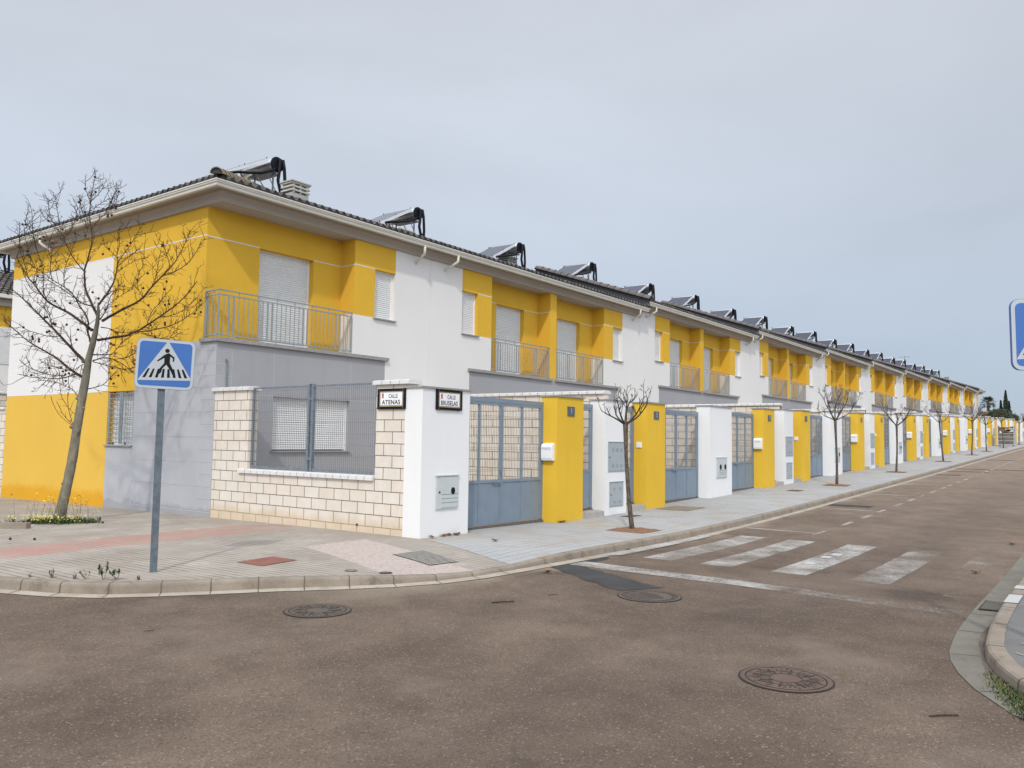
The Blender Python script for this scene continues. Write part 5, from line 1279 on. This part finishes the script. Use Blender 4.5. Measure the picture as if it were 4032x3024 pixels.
# low kerb stone by the plane tree
m = MB(); a = Vector((-3.42, 6.38, 0)); d = (Vector((-4.9, 8.2, 0))-a).normalized(); n = Vector((-d.y, d.x, 0))
for i in range(3):
    p = a+d*(i*.8); q = a+d*(i*.8+.79); z = hs(p.x, p.y)
    A = [p, q, q-n*.16, p-n*.16]; 
    for k in range(4): u, v = A[k], A[(k+1) % 4]; m.quad([(u.x, u.y, z-.1), (v.x, v.y, z-.1), (v.x, v.y, z+.10), (u.x, u.y, z+.10)])
    m.quad([(u.x, u.y, z+.10) for u in A])
tag(m.build('kerb', M['kerb'], None), kind='structure')

# ------------------------------------------------------------------ weeds, litter
rnd = random.Random(8)
def weed(x, y, h, n, fleshy, lab):
    r = empty('weed', (x, y, hs(x, y))); m = MB(); s = MB()
    for k in range(n):
        d = Vector((rnd.gauss(0, .45), rnd.gauss(0, .45), 1)).normalized(); L = h*rnd.uniform(.6, 1.0); e = d*L; mid = d*L*.5+rv()*.02
        s.tube([(0, 0, -.01), mid, e], [.004, .0035, .002], 4, 0, False)
        for q in range(10 if fleshy else 7):
            t = rnd.uniform(.55, 1.0) if fleshy else rnd.uniform(.1, 1); p = Vector((0, 0, 0)).lerp(mid, t*2) if t < .5 else mid.lerp(e, t*2-1)
            blade(m, p, (rv()*.8+Vector((0, 0, .7))).normalized(), rnd.uniform(.05, .085) if fleshy else rnd.uniform(.02, .05), rnd.uniform(.009, .015) if fleshy else .006)
    s.build('stem', M['stem'], r); m.build('leaves', M['weed'], r); tag(r, lab, 'weed', 'weeds along the corner kerb')
weed(-5.27, -.02, .20, 3, True, 'tallest green weed with fleshy leaves on the corner kerb')
weed(-5.16, -.11, .12, 3, True, 'fleshy green weed just right of the tallest one on the corner kerb')
weed(-5.38, .17, .14, 4, False, 'thin branching weed left of the tallest one on the corner kerb')
weed(-5.57, .55, .09, 4, False, 'low weed with a dry stalk near the white splash on the corner kerb')
weed(-5.45, .29, .06, 3, False, 'tiny sparse weed between two taller weeds on the corner kerb')
weed(-5.71, .78, .05, 2, False, 'tiny weed at the left end of the corner kerb')
weed(-5.02, -.31, .04, 4, False, 'flat little weed below the crossing sign on the corner kerb')
g = MB(); rnd = random.Random(9)
for i in range(2600):
    t = rnd.random()**.7; x = -2.62-.95*t+rnd.gauss(0, .10); y = -8.50-.36*t+rnd.gauss(0, .055) - .02
    d = Vector((rnd.gauss(0, .5), rnd.gauss(0, .5), rnd.uniform(.4, 1))).normalized(); blade(g, Vector((x, y, gz(x)-.12)), d, rnd.uniform(.02, .06), rnd.uniform(.003, .006), 0 if rnd.random() < .75 else 1)
tag(g.build('grass', [M['weed'], M['stem']]), 'green grass tuft growing in the channel at the foot of the right kerb', 'grass', kind='stuff')
def litter(name, mesh, x, y, z, rz, lab, cat, grp, s=1.0):
    o = bpy.data.objects.new(name, mesh); COL.objects.link(o); o.location = (x, y, z); o.rotation_euler = (0, 0, rz); o.scale = (s, s, s); tag(o, lab, cat, grp)
m = MB(); rnd = random.Random(4)
def dryleaf(sd):
    g = random.Random(sd); m = MB(); n = 9; P = [(.05*(1+.35*math.cos(3*a))*math.cos(a)*g.uniform(.8, 1.1), .045*(1+.35*math.cos(3*a))*math.sin(a), .012+.022*g.random()) for a in frange(0, 6.283, n)[:-1]]
    for i in range(n): m.quad([(0, 0, .006), P[i], P[(i+1) % n]])
    return m.mesh('dry_leaf', M['dry_leaf'])
DLs = [dryleaf(i) for i in range(4)]
LV = [(.20, -.10, 'dry leaf at the left foot of the white corner pillar'), (.52, -.06, 'dry leaf before the middle of the white corner pillar'), (.70, -.05, 'curled dry leaf before the white corner pillar, under its meter box'), (.83, -.08, 'dry leaf in the little heap before the white corner pillar'), (.92, -.05, 'rightmost dry leaf before the white corner pillar'),
      (.62, -1.10, 'lone dry leaf on the street pavement before the first driveway gate'), (4.2, -.06, 'dry leaf at the left foot of the yellow pillar numbered 1'), (4.33, -.05, 'dry leaf under the number 1 pillar, right of another'), (-.90, -3.16, 'brown leaf beside the dark asphalt strip'), (7.6, -7.75, 'pale curled leaf near the right kerb beyond the crosswalk'), (3.45, -7.66, 'brown leaf on the road beside the last crosswalk stripe'), (2.1, -2.75, 'brown leaf in the gutter of the street before the crosswalk')]
for i, (x, y, lab) in enumerate(LV):
    z = hs(x, y) if y > -2.6 else hr(x, y); litter('dry_leaf', DLs[i % 4], x, y, z+.004, rnd.uniform(0, 6), lab, 'leaf', 'fallen dry leaves', 1.25)
bl = MB(); bl.sphere((0, 0, .02), .022, 8); blm = bl.mesh('seed_ball', M['seed'], True)
for (x, y, lab) in ((-5.47, -.06, 'brown seed ball lying in the gutter of the corner kerb'), (-4.32, 4.78, 'dark seed ball on the paving left of the red band'), (-4.10, 4.45, 'dark seed ball on the paving right of its twin above the red band'), (-1.66, 7.25, 'dark seed ball on the paving right of the plane tree'), (-2.06, 6.35, 'dark seed ball on the paving in front of the plane tree')):
    litter('fallen_seed_ball', blm, x, y, (hs(x, y) if y > 0 else hr(x, y)+.014), 0, lab, 'seed ball', 'fallen seed balls', 1.2 if y < 0 else 1)
st = MB(); st.tube([(-.13, 0, .01), (0, .006, .012), (.13, -.004, .01)], .007, 5); stm = st.mesh('dry_stick', M['twig'])
for (x, y, rz, s, lab) in ((-2.83, -3.88, -.55, 1.0, 'longest thin stick on the road in front of the corner'), (-2.1, -4.05, -.75, .45, 'short stick on the road near the ribbed manhole'), (-5.95, -2.2, -.5, .35, 'tiny stick on the road at the left'), (-3.9, -8.35, -.8, .8, 'brown stalk on the road left of the right kerb corner')):
    litter('dry_stick', stm, x, y, hr(x, y), rz, lab, 'stick', 'sticks on the road', s)

# ------------------------------------------------------------------ behind the corner house and far away
bk = empty('garden_wall', (0, 16.2, 0)); tag(bk, 'cream block wall at the left edge, continuing behind the corner house', 'wall')
m = MB(); m.box(.01, .21, .0, 7.6, -.6, 2.30); m.build('block_wall', M['blocks_y'], bk); m = MB(); coping(m, .02, 7.6, -.05, .27, 2.30, .08, 'y'); m.build('coping', [M['coping'], M['groove_dark']], bk)
bk2 = empty('garden_wall', (0, 23.2, 0)); tag(bk2, 'taller cream wall in front of the rear house at the left edge', 'wall')
m = MB(); m.box(.2, 12, .0, .2, -.6, 3.05); m.build('block_wall', M['blocks_x'], bk2); m = MB(); coping(m, .2, 12, -.05, .25, 3.05, .08, 'x'); m.build('coping', [M['coping'], M['groove_dark']], bk2)
rh = empty('rear_house', (0, 24, 0)); tag(rh, 'rear house with grey tiled roof just visible at the left edge', 'house')
m = MB(); m.box(0, 13, 0, 10, -.6, 5.57, 0); m.box(-.002, 13.002, -.003, 10.002, 5.57, 6.35, 1); m.build('wall', [M['white'], M['yellow']], rh)
m = MB(); m.box(1.2, 4.6, -.03, 0, 4.2, 5.56, 0); 
for i in range(25): m.box(1.26, 4.54, -.042, -.03, 4.26+.052*i, 4.26+.052*i+.034, 1)
m.build('window', [M['frame_white'], M['shutter']], rh)
m = MB(); m.box(-.15, 13, -.2, 0, 6.35, 6.62); m.build('cornice', M['cornice'], rh); m = MB(); m.box(-.45, 13, -.5, -.3, 6.62, 6.76); m.build('gutter', M['gutter'], rh)
m = MB()
for i in range(13*36):
    x0, x1 = i/36-.4, (i+1)/36-.4; h = [.06*max(0, math.sin(x*28)) for x in (x0, x1)]
    for r_ in range(12):
        a, b = -.42+.49*r_, -.42+.49*(r_+1); lim = max(0, min(5.45, x0+.42)); 
        if a+.42 > lim: break
        m.quad([(x0, a, 6.72+.343*(a+.42)+h[0]+.05), (x1, a, 6.72+.343*(a+.42)+h[1]+.05), (x1, b, 6.72+.343*(b+.42)+h[1]), (x0, b, 6.72+.343*(b+.42)+h[0])])
m.quad([(-.4, -.42, 6.72), (-.4, 10.4, 6.72), (5.05, 5.0, 8.58)]); m.quad([(5.05, 5.0, 8.58), (13, 5, 8.58), (13, 10.4, 6.72), (-.4, 10.4, 6.72)])
m.build('roof', M['tile'], rh)
o = copy_tree(hp); o.location = (4.35, 28.4, 9.35); o.rotation_euler = (0, 0, R(20)); tag(o, 'solar heater behind the plane tree whose black pipes show at the left edge', 'water heater')

rnd = random.Random(17)
def palm(x, y, z, h):
    r = empty('palm_tree', (x, y, z)); m = MB(); m.tube([(0, 0, -.5), (0, 0, h*.4), (.1, 0, h)], [.36, .32, .30], 8); m.build('trunk', M['bark_small'], r); c = MB()
    for k in range(60):
        a = rnd.uniform(0, 6.283); el = rnd.uniform(-.7, 1.3); d = Vector((math.cos(a)*math.cos(el), math.sin(a)*math.cos(el), math.sin(el))); L = rnd.uniform(1.0, 1.5); b = Vector((.1, 0, h))
        e = b+d*L; s = d.cross(Vector((0, 0, 1))).normalized(); u = s.cross(d)
        c.tube([b, e], .03, 3, 0, False)
        for q in range(11):
            t = -1.25+.25*q; f = (d*math.cos(t)+s*math.sin(t)).normalized(); g2 = e+f*rnd.uniform(.6, .95)+Vector((0, 0, -.2)); w_ = f.cross(u)*.12; c.quad([e-w_, e+w_, g2])
    c.build('crown', M['palm'], r); tag(r, 'fan palm standing beyond the far end of the row of houses', 'tree')
palm(220, 15.1, gz(220), 8.3)
def cloud_tree(name, x, y, z, h, shape, mat, n, s, lab, th=1.0, grp=None):
    r = empty(name, (x, y, z)); m = MB(); m.tube([(0, 0, -.5), (0, 0, h*.75)], [.2, .05], 6); m.build('trunk', M['bark_small'], r); c = MB()
    for k in range(n):
        p, rad = shape(rnd); leafq(c, Vector(p), s*rnd.uniform(.6, 1.3))
    c.build('crown', mat, r); tag(r, lab, 'tree', grp)
def cyp(h, w):
    def f(g):
        t = g.random()**.8; rad = w*min(1, (1-t)*1.25+.02)*(min(1, t*8)) * math.sqrt(g.random())*g.uniform(.85, 1.15); a = g.uniform(0, 6.283); return (rad*math.cos(a), rad*math.sin(a), .4+h*t*.98), rad
    return f
cloud_tree('cypress_tree', 220, 11.35, gz(220), 11.1, cyp(11.1, 1.25), M['cypress'], 3200, .42, 'tallest dark cypress far beyond the street, middle of three', 1, 'cypresses beyond the street')
cloud_tree('cypress_tree', 221, 12.5, gz(220), 8.7, cyp(8.7, 1.0), M['cypress'], 2000, .42, 'smaller dark cypress left of the tallest one', 1, 'cypresses beyond the street')
cloud_tree('cypress_tree', 219, 10.6, gz(220), 8.4, cyp(8.4, .9), M['cypress'], 1800, .42, 'smaller dark cypress right of the tallest one', 1, 'cypresses beyond the street')
def blob(rx, ry, h, z0):
    def f(g):
        while True:
            v = Vector((g.uniform(-1, 1), g.uniform(-1, 1), g.uniform(-1, 1)))
            l = v.length
            if .35 < l < 1+.22*math.sin(v.x*5+v.y*3)*math.cos(v.z*4): break
        return (v.x*rx, v.y*ry, z0+v.z*h), 1
    return f
cloud_tree('broadleaf_tree', 205, 11.3, gz(205), 6.2, blob(3.2, 2.6, 1.5, 4.9), M['bush'], 4200, .40, 'wide dark green tree in front of the cypresses')
cloud_tree('broadleaf_tree', 200, 8.9, gz(200), 4.9, blob(2.2, 1.8, 1.2, 3.9), M['bush'], 2400, .38, 'lower dark green tree right of the cypresses')
cloud_tree('broadleaf_tree', 205, 14.0, gz(205), 5.0, blob(2.0, 1.4, .8, 4.4), M['bush'], 1500, .38, 'low dark green tree between the reddish house and the cypresses')
cloud_tree('broadleaf_tree', 235, 6.8, gz(235), 5.0, blob(3.0, 2.2, 1.2, 4.2), M['bush'], 1500, .45, 'distant low tree at the right edge above the street')
rr_h = empty('far_house', (212, 15.6, gz(212))); m = MB(); m.box(0, 8, -1.9, 6, -.5, 5.9, 0); m.box(-.02, 0, -1.9, -1.0, 5.2, 5.9, 1); m.build('wall', [M['terracotta'], M['white']], rr_h)
m = MB(); m.box(-.2, 8.2, -2.1, 6.2, 5.9, 6.1); m.build('roof', M['hip'], rr_h); m = MB(); m.box(-.05, -.02, -1.6, -1.3, 5.3, 5.7); m.build('window', M['black'], rr_h); tag(rr_h, 'reddish house far beyond the end of the row', 'house')
ew = empty('boundary_wall', (126.0, 0, 2.6)); m = MB(); m.box(0, .25, 0, 40, -1, 2.2); m.build('block_wall', M['blocks_y'], ew); tag(ew, 'cream wall closing the far end of the row', 'wall')

# wire cage of cardboard at the far end of the pavement
cg = empty('cage_container', (80.5, -1.15, gz(80.5)))
m = MB(); w2, d2, H = .66, .5, 1.98
for x in (-d2, d2):
    for y in (-w2, w2): m.box(x-.03, x+.03, y-.03, y+.03, .1, H)
for z in (.14, .5, .86, 1.22): 
    for x in (-d2, d2): m.box(x-.025, x+.025, -w2, w2, z-.02, z+.02)
    for y in (-w2, w2): m.box(-d2, d2, y-.025, y+.025, z-.02, z+.02)
for y in (-w2, w2): m.box(-d2, d2, y-.03, y+.03, H-.05, H)
m.box(-d2, d2, -w2, w2, .08, .13); m.build('cage_frame', M['alu'], cg)
m = MB(); m.box(-d2+.02, d2-.02, -w2+.02, w2-.02, .13, 1.24); m.box(-d2+.02, d2-.02, w2-.06, w2-.03, 1.24, 1.9); m.box(-d2+.02, d2-.02, -w2+.03, -w2+.06, 1.24, 1.9); m.build('side_panel', M['cage_mesh'], cg)
m = MB()
for k in range(26): 
    c = Vector((rnd.uniform(-.35, .35), rnd.uniform(-.5, .5), rnd.uniform(1.2, 1.8))); a, b, c2 = rnd.uniform(.1, .25), rnd.uniform(.1, .3), rnd.uniform(.03, .12); m.box(c.x-a, c.x+a, c.y-b, c.y+b, c.z-c2, c.z+c2)
m.build('cardboard', M['cardboard'], cg)
m = MB()
for x in (-d2, d2):
    for y in (-w2+.1, w2-.1): m.tube([(x, y-.03, .05), (x, y+.03, .05)], .055, 10)
m.build('wheel', M['black'], cg); tag(cg, 'wheeled steel cage full of brown cardboard at the far end of the pavement', 'container')

m = MB(); m.tube([(0, 0, 0), (0, 0, 1.9)], .025, 5); m.tube([(0, -.6, 1.75), (0, .6, 1.75)], .015, 4)
for k in range(7): m.tube([(-.28, -.55+.18*k, 1.75), (.28, -.55+.18*k, 1.75)], .012, 4)
o = m.build('roof_antenna', M['galv']); o.location = (99.6, 11.2, 10.9); tag(o, 'thin television antenna on a distant roof ridge between the solar heaters', 'antenna')
